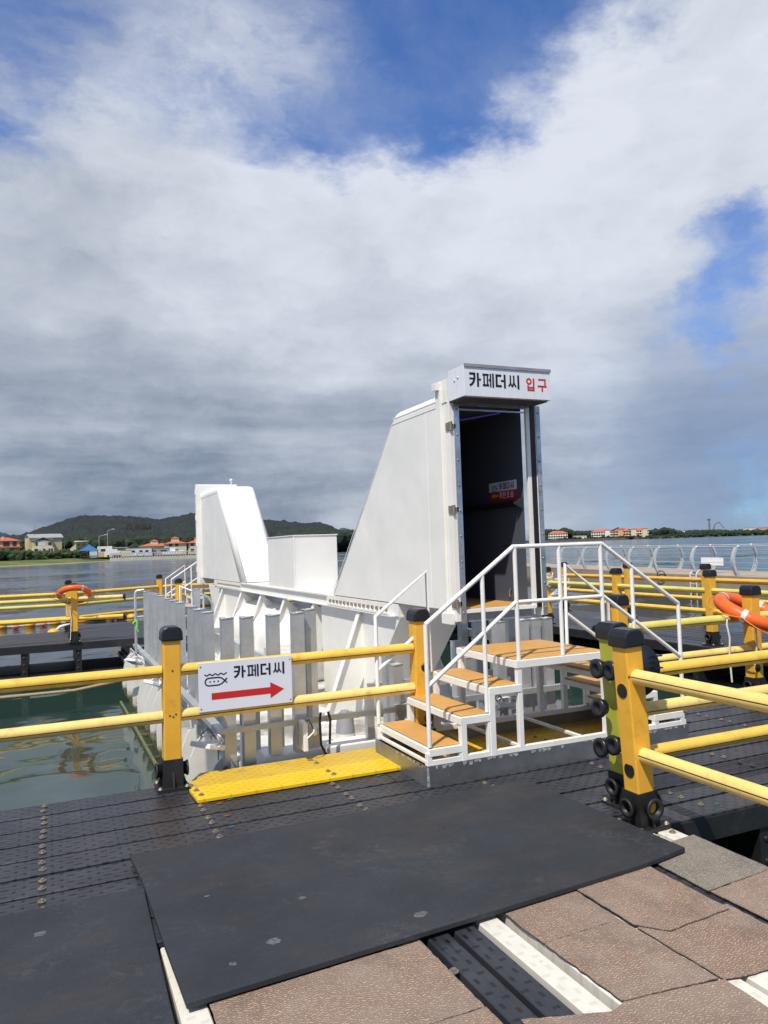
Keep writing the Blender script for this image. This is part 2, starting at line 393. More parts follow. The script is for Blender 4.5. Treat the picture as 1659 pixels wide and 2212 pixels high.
mat('sea', (.01, .03, .03), .06, fn=water_fn, spec=.34)

# ------------------------------------------------------------------ mesh builder
class MB:
    def __init__(s): s.v = []; s.f = []; s.mi = []; s.sm = []; s.cur = 0
    def slot(s, i): s.cur = i; return s
    def add(s, vs, fs, smooth=False):
        o = len(s.v); s.v += [Vector(v) for v in vs]
        for f in fs: s.f.append([i+o for i in f]); s.mi.append(s.cur); s.sm.append(smooth)
        return s
    def box(s, a, b, M=None):
        x0, y0, z0 = a; x1, y1, z1 = b
        vs = [Vector(p) for p in ((x0,y0,z0),(x1,y0,z0),(x1,y1,z0),(x0,y1,z0),(x0,y0,z1),(x1,y0,z1),(x1,y1,z1),(x0,y1,z1))]
        if M is not None: vs = [M @ v for v in vs]
        return s.add(vs, [(0,3,2,1),(4,5,6,7),(0,1,5,4),(1,2,6,5),(2,3,7,6),(3,0,4,7)])
    def bar(s, p, q, w, h=None, upv=(0, 0, 1)):
        """square bar from p to q, w wide and h high"""
        h = h or w; p, q = Vector(p), Vector(q); d = (q-p).normalized(); u = Vector(upv)
        if abs(d.dot(u)) > .99: u = Vector((0, 1, 0))
        sd = d.cross(u).normalized(); uu = sd.cross(d).normalized()
        vs = []
        for c in (p, q):
            for a, b in ((-1,-1),(1,-1),(1,1),(-1,1)): vs.append(c + sd*(a*w/2) + uu*(b*h/2))
        return s.add(vs, [(0,1,2,3)[::-1],(4,5,6,7),(0,1,5,4),(1,2,6,5),(2,3,7,6),(3,0,4,7)])
    def tube(s, pts, r, n=10, caps=True, closed=False):
        pts = [Vector(p) for p in pts]; N = len(pts); rs = r if isinstance(r, (list, tuple)) else [r]*N
        base = len(s.v); prev = None; vs = []
        for i, p in enumerate(pts):
            if closed: t = (pts[(i+1) % N] - pts[i-1]).normalized()
            elif i == 0: t = (pts[1]-p).normalized()
            elif i == N-1: t = (p-pts[i-1]).normalized()
            else: t = ((pts[i+1]-p).normalized() + (p-pts[i-1]).normalized()).normalized()
            if prev is None:
                a = Vector((0, 0, 1)) if abs(t.z) < .9 else Vector((1, 0, 0)); sd = t.cross(a).normalized()
            else: sd = (prev - t*prev.dot(t)).normalized()
            prev = sd; uu = t.cross(sd)
            for k in range(n):
                an = 2*math.pi*k/n; vs.append(p + (sd*math.cos(an) + uu*math.sin(an))*rs[i])
        fs = []
        for i in range(N if closed else N-1):
            j = (i+1) % N
            for k in range(n):
                l = (k+1) % n; fs.append((i*n+k, i*n+l, j*n+l, j*n+k))
        s.add(vs, fs, True)
        if caps and not closed:
            s.add([vs[k] for k in range(n)], [tuple(range(n))[::-1]]); s.add([vs[(N-1)*n+k] for k in range(n)], [tuple(range(n))])
        return s
    def lathe(s, prof, c=(0, 0, 0), n=16, ax='z', smooth=True):
        c = Vector(c); vs = []
        for r, h in prof:
            for k in range(n):
                a = 2*math.pi*k/n; x, y = r*math.cos(a), r*math.sin(a)
                vs.append(c + (Vector((x, y, h)) if ax == 'z' else Vector((h, x, y)) if ax == 'x' else Vector((y, h, x))))
        fs = []
        for i in range(len(prof)-1):
            for k in range(n): l = (k+1) % n; fs.append((i*n+k, i*n+l, (i+1)*n+l, (i+1)*n+k))
        return s.add(vs, fs, smooth)
    def prism(s, poly, axis, a, b):
        """2D polygon extruded along axis between a and b (x: poly in yz, y: poly in xz, z: poly in xy)"""
        def P(u, v, w): return Vector((w, u, v)) if axis == 'x' else Vector((u, w, v)) if axis == 'y' else Vector((u, v, w))
        n = len(poly); vs = [P(u, v, a) for u, v in poly] + [P(u, v, b) for u, v in poly]
        fs = [tuple(range(n))[::-1], tuple(range(n, 2*n))] + [(i, (i+1) % n, n+(i+1) % n, n+i) for i in range(n)]
        return s.add(vs, fs)
    def mesh(s, name, mats):
        me = bpy.data.meshes.new(name); me.from_pydata([tuple(v) for v in s.v], [], s.f)
        for mm in (mats if isinstance(mats, (list, tuple)) else [mats]): me.materials.append(MATS[mm])
        me.polygons.foreach_set('material_index', s.mi); me.polygons.foreach_set('use_smooth', s.sm)
        bm = bmesh.new(); bm.from_mesh(me); bmesh.ops.recalc_face_normals(bm, faces=bm.faces); bm.to_mesh(me); bm.free()
        return me
    def build(s, name, mats, parent=None, off=None, bevel=0, seg=2, rot=None):
        """link as ONE object; off = the parent's own place, taken away so that coordinates above stay world ones"""
        if off is not None: o_ = Vector(off); s.v = [v-o_ for v in s.v]
        o = bpy.data.objects.new(name, s.mesh(name, mats)); C.objects.link(o)
        if parent is not None: o.parent = parent
        if bevel:
            md = o.modifiers.new('bevel', 'BEVEL'); md.width = bevel; md.segments = seg; md.limit_method = 'ANGLE'; md.angle_limit = R(40)
        return o
def tag(o, label=None, cat=None, group=None, kind=None):
    if label: o['label'] = label
    if cat: o['category'] = cat
    if group: o['group'] = group
    if kind: o['kind'] = kind
    return o
def empty(name, loc=(0, 0, 0), rz=0, **k):
    o = bpy.data.objects.new(name, None); C.objects.link(o); o.location = loc; o.rotation_euler = (0, 0, rz); o.empty_display_size = .1
    return tag(o, **k)
def kids(o): return list(o.children)
def copy_tree(o, parent=None, loc=None):
    c = o.copy(); C.objects.link(c); c.parent = parent
    if loc is not None: c.location = loc
    for ch in kids(o): copy_tree(ch, c)
    return c
def place(o, parent, loc, rz=0, rx=0, ry=0):
    c = o.copy(); C.objects.link(c); c.parent = parent; c.location = loc; c.rotation_euler = (rx, ry, rz); return c

# ------------------------------------------------------------------ SETTING: sea, far land
WZ = -.70
def ring_sheet():
    m_ = MB(); n = 72; rad = [0, 3, 8, 20, 60, 200, 700, 3000, 12000]
    vs = [(0, 0, WZ)]
    for r in rad[1:]:
        for k in range(n): a = 2*math.pi*k/n; vs.append((r*math.sin(a), r*math.cos(a), WZ))
    fs = [(0, 1+k, 1+(k+1) % n) for k in range(n)]
    for i in range(len(rad)-2):
        for k in range(n):
            l = (k+1) % n; fs.append((1+i*n+k, 1+(i+1)*n+k, 1+(i+1)*n+l, 1+i*n+l))
    return m_.add(vs, fs)
tag(ring_sheet().build('water', 'sea'), kind='structure')

# wooded hill: rises from the left shore to the skyline
def interp(tab, x):
    if x <= tab[0][0]: return tab[0][1]
    for (a, va), (b, vb) in zip(tab, tab[1:]):
        if x <= b: t = (x-a)/(b-a); return va+(vb-va)*t
    return tab[-1][1]
sil = [(-500,1215),(-300,1205),(-100,1165),(0,1158.6),(27,1154),(52,1153),(77,1142.7),(109,1132.4),(137,1123.3),(160,1115.3),(187,1110.8),(205,1113),(228,1112),(262,1113),(292,1114.2),(319,1117.6),
       (346,1120.6),(360,1116.5),(384,1114.5),(410,1108),(433,1105.8),(470,1108),(520,1116),(571,1122.3),(612,1124.3),(660,1129.2),(690,1127.6),(712,1133),(726,1140.6),(740,1146),(756,1150),(790,1152),(900,1158),(1100,1160)]
def hill():
    m_ = MB(); xs = [-520 + i*4.0 for i in range(406)]; rows = 26; vs = []
    D0, D1 = 430.0, 1250.0
    for j in range(rows+3):
        for x in xs:
            t = min(1.0, j/rows); d = D0 + (D1-D0)*t
            top = far(x, interp(sil, x), D1).z
            az = far(x, 1150, 1); dr = Vector((az.x, az.y, 0)).normalized()
            h = top*(t**1.35)*(1 + .0*t) if t < 1 else top
            nz = mnoise.fractal(Vector((x*.018, j*.35, 2.0)), 1.0, 2.0, 5)*9*t*(1-t)*2 + mnoise.noise(Vector((x*.31, j*1.7, 5)))*1.6*min(1, t*3) + mnoise.noise(Vector((x*.11, j*.9, 9)))*1.3*t
            if j > rows: d = D1 + (j-rows)*120; h = top - (j-rows)*25
            p = dr*d; vs.append((p.x, p.y, -1 + h + nz + (2.2*abs(mnoise.noise(Vector((x*.22, 1, 3)))) if j == rows else 0)))
    n = len(xs); fs = [(j*n+i, j*n+i+1, (j+1)*n+i+1, (j+1)*n+i) for j in range(rows+2) for i in range(n-1)]
    return m_.add(vs, fs)
tag(hill().build('hill', 'hill_wood'), kind='structure')
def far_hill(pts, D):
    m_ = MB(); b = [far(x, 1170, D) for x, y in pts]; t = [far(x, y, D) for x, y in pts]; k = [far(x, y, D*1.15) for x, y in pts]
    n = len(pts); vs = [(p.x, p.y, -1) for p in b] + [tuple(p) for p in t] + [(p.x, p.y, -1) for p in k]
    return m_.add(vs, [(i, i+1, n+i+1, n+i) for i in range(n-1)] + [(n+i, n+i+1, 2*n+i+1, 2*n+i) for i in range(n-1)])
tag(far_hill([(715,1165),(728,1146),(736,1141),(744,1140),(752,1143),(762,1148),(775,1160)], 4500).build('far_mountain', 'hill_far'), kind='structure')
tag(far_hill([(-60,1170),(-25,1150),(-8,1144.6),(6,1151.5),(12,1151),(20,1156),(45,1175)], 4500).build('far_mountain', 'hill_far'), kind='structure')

# left shore land, bank and beach
def strip(name, mt, near, farr, z0, z1, kind='structure'):
    """a strip of ground between two lists of (x pixel direction, distance)"""
    vs = []
    for (x, d) in near: p = far(x, 1150, d); vs.append((p.x, p.y, z0))
    for (x, d) in farr: p = far(x, 1150, d); vs.append((p.x, p.y, z1))
    n = len(near)
    return tag(MB().add(vs, [(i, i+1, n+i+1, n+i) for i in range(n-1)]).build(name, mt), kind=kind)
XS = [-500, -300, -100, 0, 60, 120, 180, 228, 240]
dn = [200, 205, 222, 238, 246, 256, 274, 296, 300]
strip('beach', 'sand', list(zip(XS, dn)), [(x, d+9) for x, d in zip(XS, dn)], -.75, -.35)
strip('grass_bank', 'grass', [(x, d+7) for x, d in zip(XS, dn)], [(x, d+70) for x, d in zip(XS, dn)], -.42, 1.6)
strip('ground', 'shore_land', [(-500, 268), (0, 300), (228, 318), (433, 318), (760, 420), (900, 700), (1175, 1150), (1420, 1200), (1660, 1250), (2200, 1500)],
      [(-500, 4000), (0, 4000), (228, 4000), (433, 4000), (760, 4000), (900, 4000), (1175, 4000), (1420, 4000), (1660, 4000), (2200, 4000)], .9, .9)

def clumps(name, mt, items, label=None, kind='stuff', smooth=False, cat=None, sub=1):
    """a mass of leaf clumps: jittered low spheres (x, y, z, r, squash)"""
    bm = bmesh.new(); bmesh.ops.create_icosphere(bm, subdivisions=sub, radius=1)
    bv = [v.co.copy() for v in bm.verts]; bf = [[v.index for v in f.verts] for f in bm.faces]; bm.free()
    m_ = MB()
    for (x, y, z, r, q) in items:
        ph = random.random()*50
        m_.add([(x + v.x*r*(1+.35*mnoise.noise(v*1.7+Vector((ph, 0, 0)))), y + v.y*r*(1+.35*mnoise.noise(v*1.7+Vector((0, ph, 0)))), z + v.z*r*q*(1+.4*mnoise.noise(v*1.9+Vector((0, 0, ph))))) for v in bv], bf, smooth)
    o = m_.build(name, mt); tag(o, label, cat, None, kind); return o
# hedge on the bank
it = []
for i in range(520):
    x = random.uniform(-60, 186); d = interp(list(zip(XS, dn)), x) + random.uniform(46, 66); p = far(x, 1150, d)
    it.append((p.x, p.y, random.uniform(.6, 3.3) + (1.0 if x < 20 else 0), random.uniform(.9, 1.9), .8))
clumps('hedge_foliage', 'hedge_leaf', it)
# trees at the foot of the hill
it = []
for i in range(1700):
    x = random.uniform(-80, 800); d = random.uniform(385, 600); p = far(x, 1150, d)
    if x < 0: d = 400
    it.append((p.x, p.y, random.uniform(1, 6.5) + (d-330)*.022, random.uniform(2.0, 4.6), .85))
clumps('treeline_foliage', 'tree_leaf', it)
it = []
for i in range(120):                      # pale cliff bands near the skyline
    pass
def cliff(x0, x1, y0, y1, D):
    m_ = MB()
    for k in range(26):
        x = random.uniform(x0, x1); y = random.uniform(y0, y1); w = random.uniform(4, 11); p = far(x, y, D)
        h = random.uniform(3, 7); m_.box((p.x-w/2, p.y-6, p.z-h), (p.x+w/2, p.y+6, p.z), Matrix.Translation(p) @ Matrix.Rotation(random.uniform(-.3, .3), 4, 'Z') @ Matrix.Translation(-p))
    return m_
tag(cliff(272, 318, 1130, 1139, 960).build('cliff', 'cliff'), kind='structure')

# right shore treeline
it = []
def rtop(x):
    return interp([(1165,1144),(1175,1143),(1205,1146),(1218,1141.5),(1228,1143),(1240,1148),(1290,1147),(1325,1145),(1335,1141),(1352,1142),(1362,1147),(1425,1144),(1438,1139.5),(1448,1144),(1475,1147),(1560,1146),(1610,1146),(1659,1144)], x)
for i in range(2300):
    x = random.uniform(1150, 1760); d = random.uniform(1240, 1600); t = far(x, rtop(x)+random.uniform(0, 2.5), d); 
    z = random.uniform(1, max(2, t.z-3)) if random.random() < .75 else t.z-4
    it.append((t.x, t.y, z, random.uniform(4, 8.5), .75))
for i in range(500):
    x = random.uniform(1180, 1240); 
    d = random.uniform(1150, 1300); t = far(random.uniform(1165, 1700), 1158, d); it.append((t.x, t.y, random.uniform(0, 4), random.uniform(2, 4.5), .7))
clumps('far_treeline_foliage', 'tree_leaf', it)
strip('seawall', 'stone_dark', [(700, 417), (760, 417), (900, 695), (1175, 1120), (1420, 1170), (1660, 1200), (1760, 1210)], [(700, 419), (760, 421), (900, 700), (1175, 1130), (1420, 1180), (1660, 1230), (1760, 1240)], -.8, 2.4)

# ------------------------------------------------------------------ far buildings (each a thing)
def frame_at(x, dist, yaw_deg=0):
    p = far(x, 1150, dist); d = Vector((p.x, p.y, 0)).normalized(); rz = math.atan2(-d.x, d.y) + R(yaw_deg)
    return Vector((p.x, p.y, .9)), rz
def windows(root, name, mt, rects, y, depth=.25):
    """windows set into the front wall: each its own part; rects (x0, z0, x1, z1)"""
    for (x0, z0, x1, z1) in rects:
        MB().box((x0, y-.06, z0), (x1, y+depth, z1)).build(name, mt, root)
def gable(x0, x1, y0, y1, z, h, over=.5, ridge='x'):
    m_ = MB()
    if ridge == 'x':
        ym = (y0+y1)/2; m_.prism([(y0-over, z-.15), (ym, z+h), (y1+over, z-.15), (y1+over, z+.12), (ym, z+h+.28), (y0-over, z+.12)], 'x', x0-over, x1+over)
        m_.prism([(y0, z), (ym, z+h), (y1, z)], 'x', x0+.02, x1-.02)
    else:
        xm = (x0+x1)/2; m_.prism([(x0-over, z-.15), (xm, z+h), (x1+over, z-.15), (x1+over, z+.12), (xm, z+h+.28), (x0-over, z+.12)], 'y', y0-over, y1+over)
    return m_
def hip(x0, x1, y0, y1, z, h, over=.5):
    x0 -= over; x1 += over; y0 -= over; y1 += over; ins = min((x1-x0), (y1-y0))/2*.98; ym = (y0+y1)/2
    if x1-x0 >= y1-y0: r = [(x0+ins, ym, z+h), (x1-ins, ym, z+h)]
    else: r = [((x0+x1)/2, y0+ins, z+h), ((x0+x1)/2, y1-ins, z+h)]
    vs = [(x0,y0,z),(x1,y0,z),(x1,y1,z),(x0,y1,z)] + r
    fs = [(0,1,5,4),(1,2,5),(2,3,4,5),(3,0,4)] if x1-x0 >= y1-y0 else [(0,1,4),(1,2,5,4),(2,3,5),(3,0,4,5)]
    return MB().add(vs, fs + [(0,3,2,1)])
# beige house with a grey double gable
loc, rz = frame_at(98, 322, 12); loc.z += 2.6; b = empty('beige_house', loc, rz, label='beige two storey house with grey gabled roof behind the hedge', cat='house')
MB().box((-6.0, 0, 0), (6.0, 7, 5.6)).build('wall', 'wall_beige', b)
MB().box((-4.6, -1.6, 0), (2.2, 0, 4.6)).build('front_bay', 'wall_beige', b)
gable(-5.4, 6.0, 0, 7, 5.6, 1.3, .5).build('roof', 'roof_grey', b)
gable(-4.6, 2.2, -1.6, .2, 4.6, 1.0, .35, 'y').build('porch_roof', 'roof_grey', b)
MB().box((-5.2, -3.0, 0), (2.4, -1.6, 1.8)).build('white_porch', 'wall_white', b)
windows(b, 'window', 'glass_dark', [(-3.9,2.6,-3.2,3.9),(.6,2.7,1.9,3.8)], -1.6); windows(b, 'window', 'container_blue', [(-2.8,2.6,-.4,4.0)], -1.6)
windows(b, 'window', 'glass_dark', [(-4.6,.5,-3.4,1.4),(-1.6,.4,-.8,1.4),(.4,.4,1.0,1.4),(1.3,.4,2.0,1.4)], -3.0)
MB().tube([(-3.4, 2, 6), (-3.4, 2, 10.5)], .06, 5).build('aerial', 'pole_dark', b)
# orange roofed villa at the left edge
loc, rz = frame_at(14, 318, 8); loc.z += 2.3; b = empty('orange_roofed_villa', loc, rz, label='pink two storey villa with orange roof at the left edge of the photo', cat='house')
MB().box((-6.5, 0, 0), (4.5, 7, 5.0)).build('wall', 'wall_pink', b)
hip(-6.5, 4.5, 0, 7, 5.0, 1.3, .5).build('roof', 'roof_orange', b)
MB().box((-6.5, -1.4, 2.35), (5.0, 0, 2.75)).build('balcony', 'roof_orange', b)
MB().box((-1.4, 1.5, 5.3), (-.5, 2.4, 6.6)).build('chimney', 'wall_cream', b)
windows(b, 'window', 'glass_dark', [(-6,3.0,-3.3,4.6),(-1.2,3.0,1.0,4.6),(2,3.0,3.4,4.6),(-6,.3,-3.3,2.1),(-1.2,.3,2.6,2.1)], 0)
# round white house
loc, rz = frame_at(170.5, 340); loc.z += 2.4; b = empty('round_tower_house', loc, rz, label='small cream house with a round front beside the blue pavilion', cat='house')
MB().lathe([(0, 4.6), (2.9, 4.6), (2.9, 4.1), (2.6, 4.1), (2.6, 0), (0, 0)], (.9, 3, 0), 20).build('wall', 'wall_cream', b)
MB().prism([(-3.6, 0), (-1, 0), (-1, 3.6), (-3.6, 1.4)], 'y', 1.5, 4.5).build('stair_wing', 'wall_cream', b)
windows(b, 'window', 'glass_dark', [(-.6,2.6,2.4,3.4),(-.4,.6,2.2,1.6)], .55, .6)
# blue pavilion
loc, rz = frame_at(192, 306); b = empty('blue_pavilion', loc, rz, label='open shelter with bright blue pyramid roof on the shore', cat='shelter')
MB().add([(-3.6,-3,2.6),(3.6,-3,2.6),(3.6,3,2.6),(-3.6,3,2.6),(-.8,-.6,4.3),(.8,-.6,4.3),(.8,.6,4.3),(-.8,.6,4.3),(0,0,5.0)], [(0,1,5,4),(1,2,6,5),(2,3,7,6),(3,0,4,7),(4,5,8),(5,6,8),(6,7,8),(7,4,8),(0,3,2,1)]).build('roof', 'roof_blue', b)
for sx in (-3, 0, 3):
    for sy in (-2.4, 2.4): MB().box((sx-.12, sy-.12, 0), (sx+.12, sy+.12, 2.6)).build('post', 'bark', b)
MB().box((-3, -2.2, .35), (3, 2.2, .7)).build('platform', 'bark', b)
# pink and white hut, trucks, containers
loc, rz = frame_at(225, 318); b = empty('shore_hut', loc, rz, label='pale flat roofed hut on the shore behind the street lamp', cat='hut')
MB().box((-2.6, 0, 0), (2.9, 5, 4.2)).build('wall', 'wall_white', b); MB().box((-2.4, -.05, .1), (-.2, 0.0, 1.9)).build('pink_panel', 'wall_pink', b)
MB().box((2.9, .5, 3.3), (9, 5, 3.7)).build('roof', 'roof_grey', b); windows(b, 'window', 'glass_dark', [(-1.4, 2.2, .4, 3.2)], 0)
MB().box((2.9, 3.4, 0), (9, 5, 3.3)).build('rear_wall', 'wall_white', b)
def truck(x, d, lab, box=True):
    loc, rz = frame_at(x, d); b = empty('parked_truck', loc, rz, label=lab, cat='truck')
    MB().box((-3.2, 0, .7), (1.2, 2, 2.9)).build('cargo_box', 'lamp_white', b, bevel=.05)
    MB().prism([(1.25,.5),(3.1,.5),(3.1,1.2),(2.6,2.2),(1.25,2.3)], 'y', .05, 1.95).build('cab', 'lamp_white', b, bevel=.08)
    MB().box((2.0, -.02, 1.3), (2.7, .03, 1.9)).build('cab_window', 'glass_dark', b)
    for wx in (-2.2, 2.1): MB().lathe([(0, -.12), (.42, -.12), (.42, .12), (0, .12)], (wx, .1, .42), 12, 'y').build('wheel', 'rubber_seal', b)
truck(246, 314, 'white box truck parked behind the sea wall left of the containers')
def car(x, d, lab):
    loc, rz = frame_at(x, d); b = empty('parked_car', loc, rz, label=lab, cat='car')
    MB().prism([(-2.1,.35),(2.1,.35),(2.1,.85),(1.4,.95),(.8,1.45),(-1.2,1.45),(-1.9,.95),(-2.1,.9)], 'y', 0, 1.7).build('body', 'lamp_white', b, bevel=.06)
    MB().prism([(-1.1,.95),(1.1,.95),(.7,1.36),(-1.0,1.36)], 'y', -.02, .02).build('window', 'glass_dark', b)
    for wx in (-1.3, 1.3): MB().lathe([(0, -.1), (.32, -.1), (.32, .1), (0, .1)], (wx, .05, .32), 10, 'y').build('wheel', 'rubber_seal', b)
car(303, 306, 'white car parked in front of the pale blue container')
def container(x, d, w, h, mt, lab, wins=()):
    loc, rz = frame_at(x, d); b = empty('container_cabin', loc, rz, label=lab, cat='cabin')
    MB().box((-w/2, 0, 0), (w/2, 2.6, h)).build('wall', mt, b); MB().box((-w/2-.1, -.1, h), (w/2+.1, 2.7, h+.12)).build('roof', 'roof_grey', b)
    windows(b, 'window', 'glass_dark', wins, 0)
container(299, 312, 9.6, 3.0, 'container_blue', 'long pale blue site container behind the sea wall', [(-2.6,1.3,-1.4,2.2),(.2,1.3,1.4,2.2),(2.4,1.3,3.6,2.2)])
container(340, 314, 9.5, 2.7, 'roof_grey', 'low grey container cabin below the orange roofed houses', [(-3.6,1,-.6,2),(1,1,3.4,2)])
container(272, 312, 4.2, 2.4, 'wall_cream', 'small cream site cabin between the truck and the blue container')
container(208, 330, 5.5, 2.6, 'container_blue', 'pale blue cabin just behind the blue pavilion')
# Spanish style houses
def villa(x, d, w, h, lab, tower=0, two=False, dp=7):
    loc, rz = frame_at(x, d, 10); b = empty('orange_roofed_house', loc, rz, label=lab, cat='house')
    MB().box((-w/2, 0, 0), (w/2, dp, h)).build('wall', 'wall_cream', b); hip(-w/2, w/2, 0, dp, h, 1.3, .6).build('roof', 'roof_orange', b)
    MB().box((tower-1.5, 2, h), (tower+1.5, 5, h+2.4)).build('tower', 'wall_cream', b); hip(tower-1.5, tower+1.5, 2, 5, h+2.4, .6, .3).build('tower_roof', 'roof_orange', b)
    windows(b, 'window', 'glass_dark', [(-w/2+1+i*2.6, 1.0 + z, -w/2+2.4+i*2.6, 2.3 + z) for i in range(int((w-1)/2.6)) for z in ((0, 2.6) if two else (0,))], 0)
villa(338, 360, 13, 4.1, 'orange roofed house with a low tower, leftmost of the three beside the far tower', -.5)
villa(381, 350, 8.5, 4.9, 'orange roofed house in the middle of the three on the left shore', 0, True)
villa(426, 352, 8.0, 4.9, 'orange roofed house half hidden by the far white tower', 1.0, True)
# right shore hotels
def hotel(x, d, w, floors, lab, mt='wall_white', towers=(), bays=8, arches=True):
    loc, rz = frame_at(x, d, 0); loc.z = 1.2; b = empty('hotel', loc, rz, label=lab, cat='hotel'); fh = 3.6; h = floors*fh
    MB().box((-w/2, 0, 0), (w/2, 14, h)).build('wall', mt, b); hip(-w/2, w/2, 0, 14, h, 4.0, .8).build('roof', 'roof_orange', b)
    for t in towers:
        MB().box((t-3.6, -1.5, 0), (t+3.6, 6, h+2.6)).build('tower', mt, b); hip(t-3.6, t+3.6, -1.5, 6, h+2.6, 2.6, .6).build('tower_roof', 'roof_orange', b)
    for f in range(floors):
        MB().box((-w/2, -1.4, f*fh+.0), (w/2, -.02, f*fh+.35)).build('balcony', 'wall_white', b)
    windows(b, 'window', 'glass_dark', [(-w/2 + (i+.22)*w/bays, f*fh+.9, -w/2 + (i+.78)*w/bays, f*fh+3.0) for i in range(bays) for f in range(floors)], 0, .3)
hotel(1205, 1215, 29, 3, 'white three storey hotel with orange roof, leftmost on the right shore', towers=())
hotel(1300, 1200, 31, 3, 'white hotel with orange roof and a tall middle tower on the right shore', towers=(8,), bays=9)
hotel(1343.5, 1200, 25, 3, 'ochre hotel with orange towers left of the twin towered white one', 'wall_pink', towers=(-2,), bays=7)
hotel(1381, 1200, 27, 3, 'ochre and white hotel with two orange tower roofs, rightmost of the four', 'wall_cream', towers=(-8, 8), bays=8)
for i, (x, d, w, h, mt, lab) in enumerate([(1252, 1200, 20, 6, 'wall_cream', 'low cream building between the first two hotels of the right shore'), (1468, 1290, 16, 9, 'wall_white', 'white block right of the tall tree clump on the right shore'),
        (1430, 1290, 12, 8, 'roof_grey', 'grey gabled building right of the hotels'), (1562, 1330, 22, 8, 'wall_white', 'wide white low building near the lattice mast'),
        (1585, 1320, 14, 7, 'container_blue', 'pale blue roofed shed right of the lattice mast'), (1618, 1330, 16, 10, 'wall_cream', 'cream building near the right end of the far shore'), (1649, 1300, 20, 9, 'wall_pink', 'rust coloured shed at the right end of the far shore')]):
    loc, rz = frame_at(x, d); b = empty('shore_building', loc, rz, label=lab, cat='building')
    MB().box((-w/2, 0, 0), (w/2, 10, h)).build('wall', mt, b); MB().box((-w/2-.3, -.3, h), (w/2+.3, 10.3, h+.8)).build('roof', 'roof_grey' if i != 6 else 'roof_orange', b)
    windows(b, 'window', 'glass_dark', [(-w/2+w*(k+.3)/4, h*.35, -w/2+w*(k+.7)/4, h*.65) for k in range(4)], 0, .3)
# lamps, poles, mast
def lamp(x, d, h, lab, side=1):
    loc, rz = frame_at(x, d); b = empty('street_lamp', loc, rz, label=lab, cat='street lamp', group='street lamps on the left shore')
    MB().tube([(0, 0, 0), (0, 0, h-.5), (side*.4, 0, h-.1), (side*2.6, 0, h+.4)], [.12, .09, .08, .07], 6).build('pole', 'pole_grey', b)
    MB().box((side*2.4-.5, -.2, h+.3), (side*2.4+.6, .2, h+.5)).build('lamp_head', 'lamp_white', b)
lamp(213.5, 312, 8.2, 'grey street lamp with curved arm in front of the pale hut'); lamp(232, 350, 11.5, 'taller street lamp behind the pale hut')
for x, d, h, lab in ((138.6, 345, 8, 'wooden utility pole between the beige house and the round house'), (184.5, 345, 8.8, 'dark utility pole just right of the round house'), (50.5, 320, 5, 'thin pole right of the orange roofed villa'),
                (38, 330, 10, 'tall pole rising beside the orange villa roof'), (273, 345, 8, 'utility pole above the cream cabin'), (147, 340, 4, 'low post left of the round house')):
    loc, rz = frame_at(x, d); o = MB().tube([(0, 0, 0), (0, 0, h)], .13, 6).box((-.8, -.06, h-.9), (.8, .06, h-.75)).build('utility_pole', 'pole_dark'); o.location = loc; o.rotation_euler.z = rz
    tag(o, lab, 'utility pole', 'poles on the left shore')
loc, rz = frame_at(1533, 1330); loc.z = 3
o = MB().tube([(-1.5, 0, 0), (0, 0, 24)], .5, 4).tube([(1.5, 0, 0), (0, 0, 24)], .5, 4).box((-2.6, -1, 22), (2.6, 1, 25)).build('lattice_mast', 'pole_dark'); o.location = loc; o.rotation_euler.z = rz; tag(o, 'dark mast standing above the trees of the right shore', 'mast')
loc, rz = frame_at(1541, 1330); loc.z = 10
o = MB().tube([(0, 0, 0), (3, 0, 9), (9, 0, 12), (16, 0, 2)], .7, 4).build('crane_arm', 'pole_dark'); o.location = loc; o.rotation_euler.z = rz; tag(o, 'bent dark crane arm right of the mast on the far shore', 'crane')
# balustraded sea wall on the left shore
pa, pb = far(236, 1150, 304), far(460, 1150, 296)
bd = (pb-pa); bd.z = 0; L = bd.length; bdir = bd.normalized()
sw = empty('balustraded_seawall', (pa.x, pa.y, 0), math.atan2(bdir.y, bdir.x), label='pale concrete sea wall with a baluster railing on the left shore', cat='sea wall')
MB().box((0, 0, -1), (L, 3, .55)).build('wall', 'concrete_pale', sw)
MB().box((0, 0, 2.0), (L, .35, 2.3)).build('rail', 'concrete_pale', sw)
pm = MB().box((-.14, .03, .55), (.14, .32, 2.0)).mesh('baluster', 'concrete_pale')
for i in range(int(L/.95)):
    o = bpy.data.objects.new('baluster', pm); C.objects.link(o); o.parent = sw; o.location = (.4+i*.95, 0, 0)
loc, rz = frame_at(372, 304); bt = empty('white_boat', loc + Vector((0, 0, .3)), rz, label='small white boat on the quay left of the far tower', cat='boat')
MB().prism([(-4.5, 1.0), (4.5, 1.4), (3.2, 0), (-3.6, 0)], 'y', 0, 2).build('hull', 'lamp_white', bt, bevel=.1); MB().box((-1, .4, 1.2), (1, 1.6, 2.4)).build('cabin', 'lamp_white', bt)

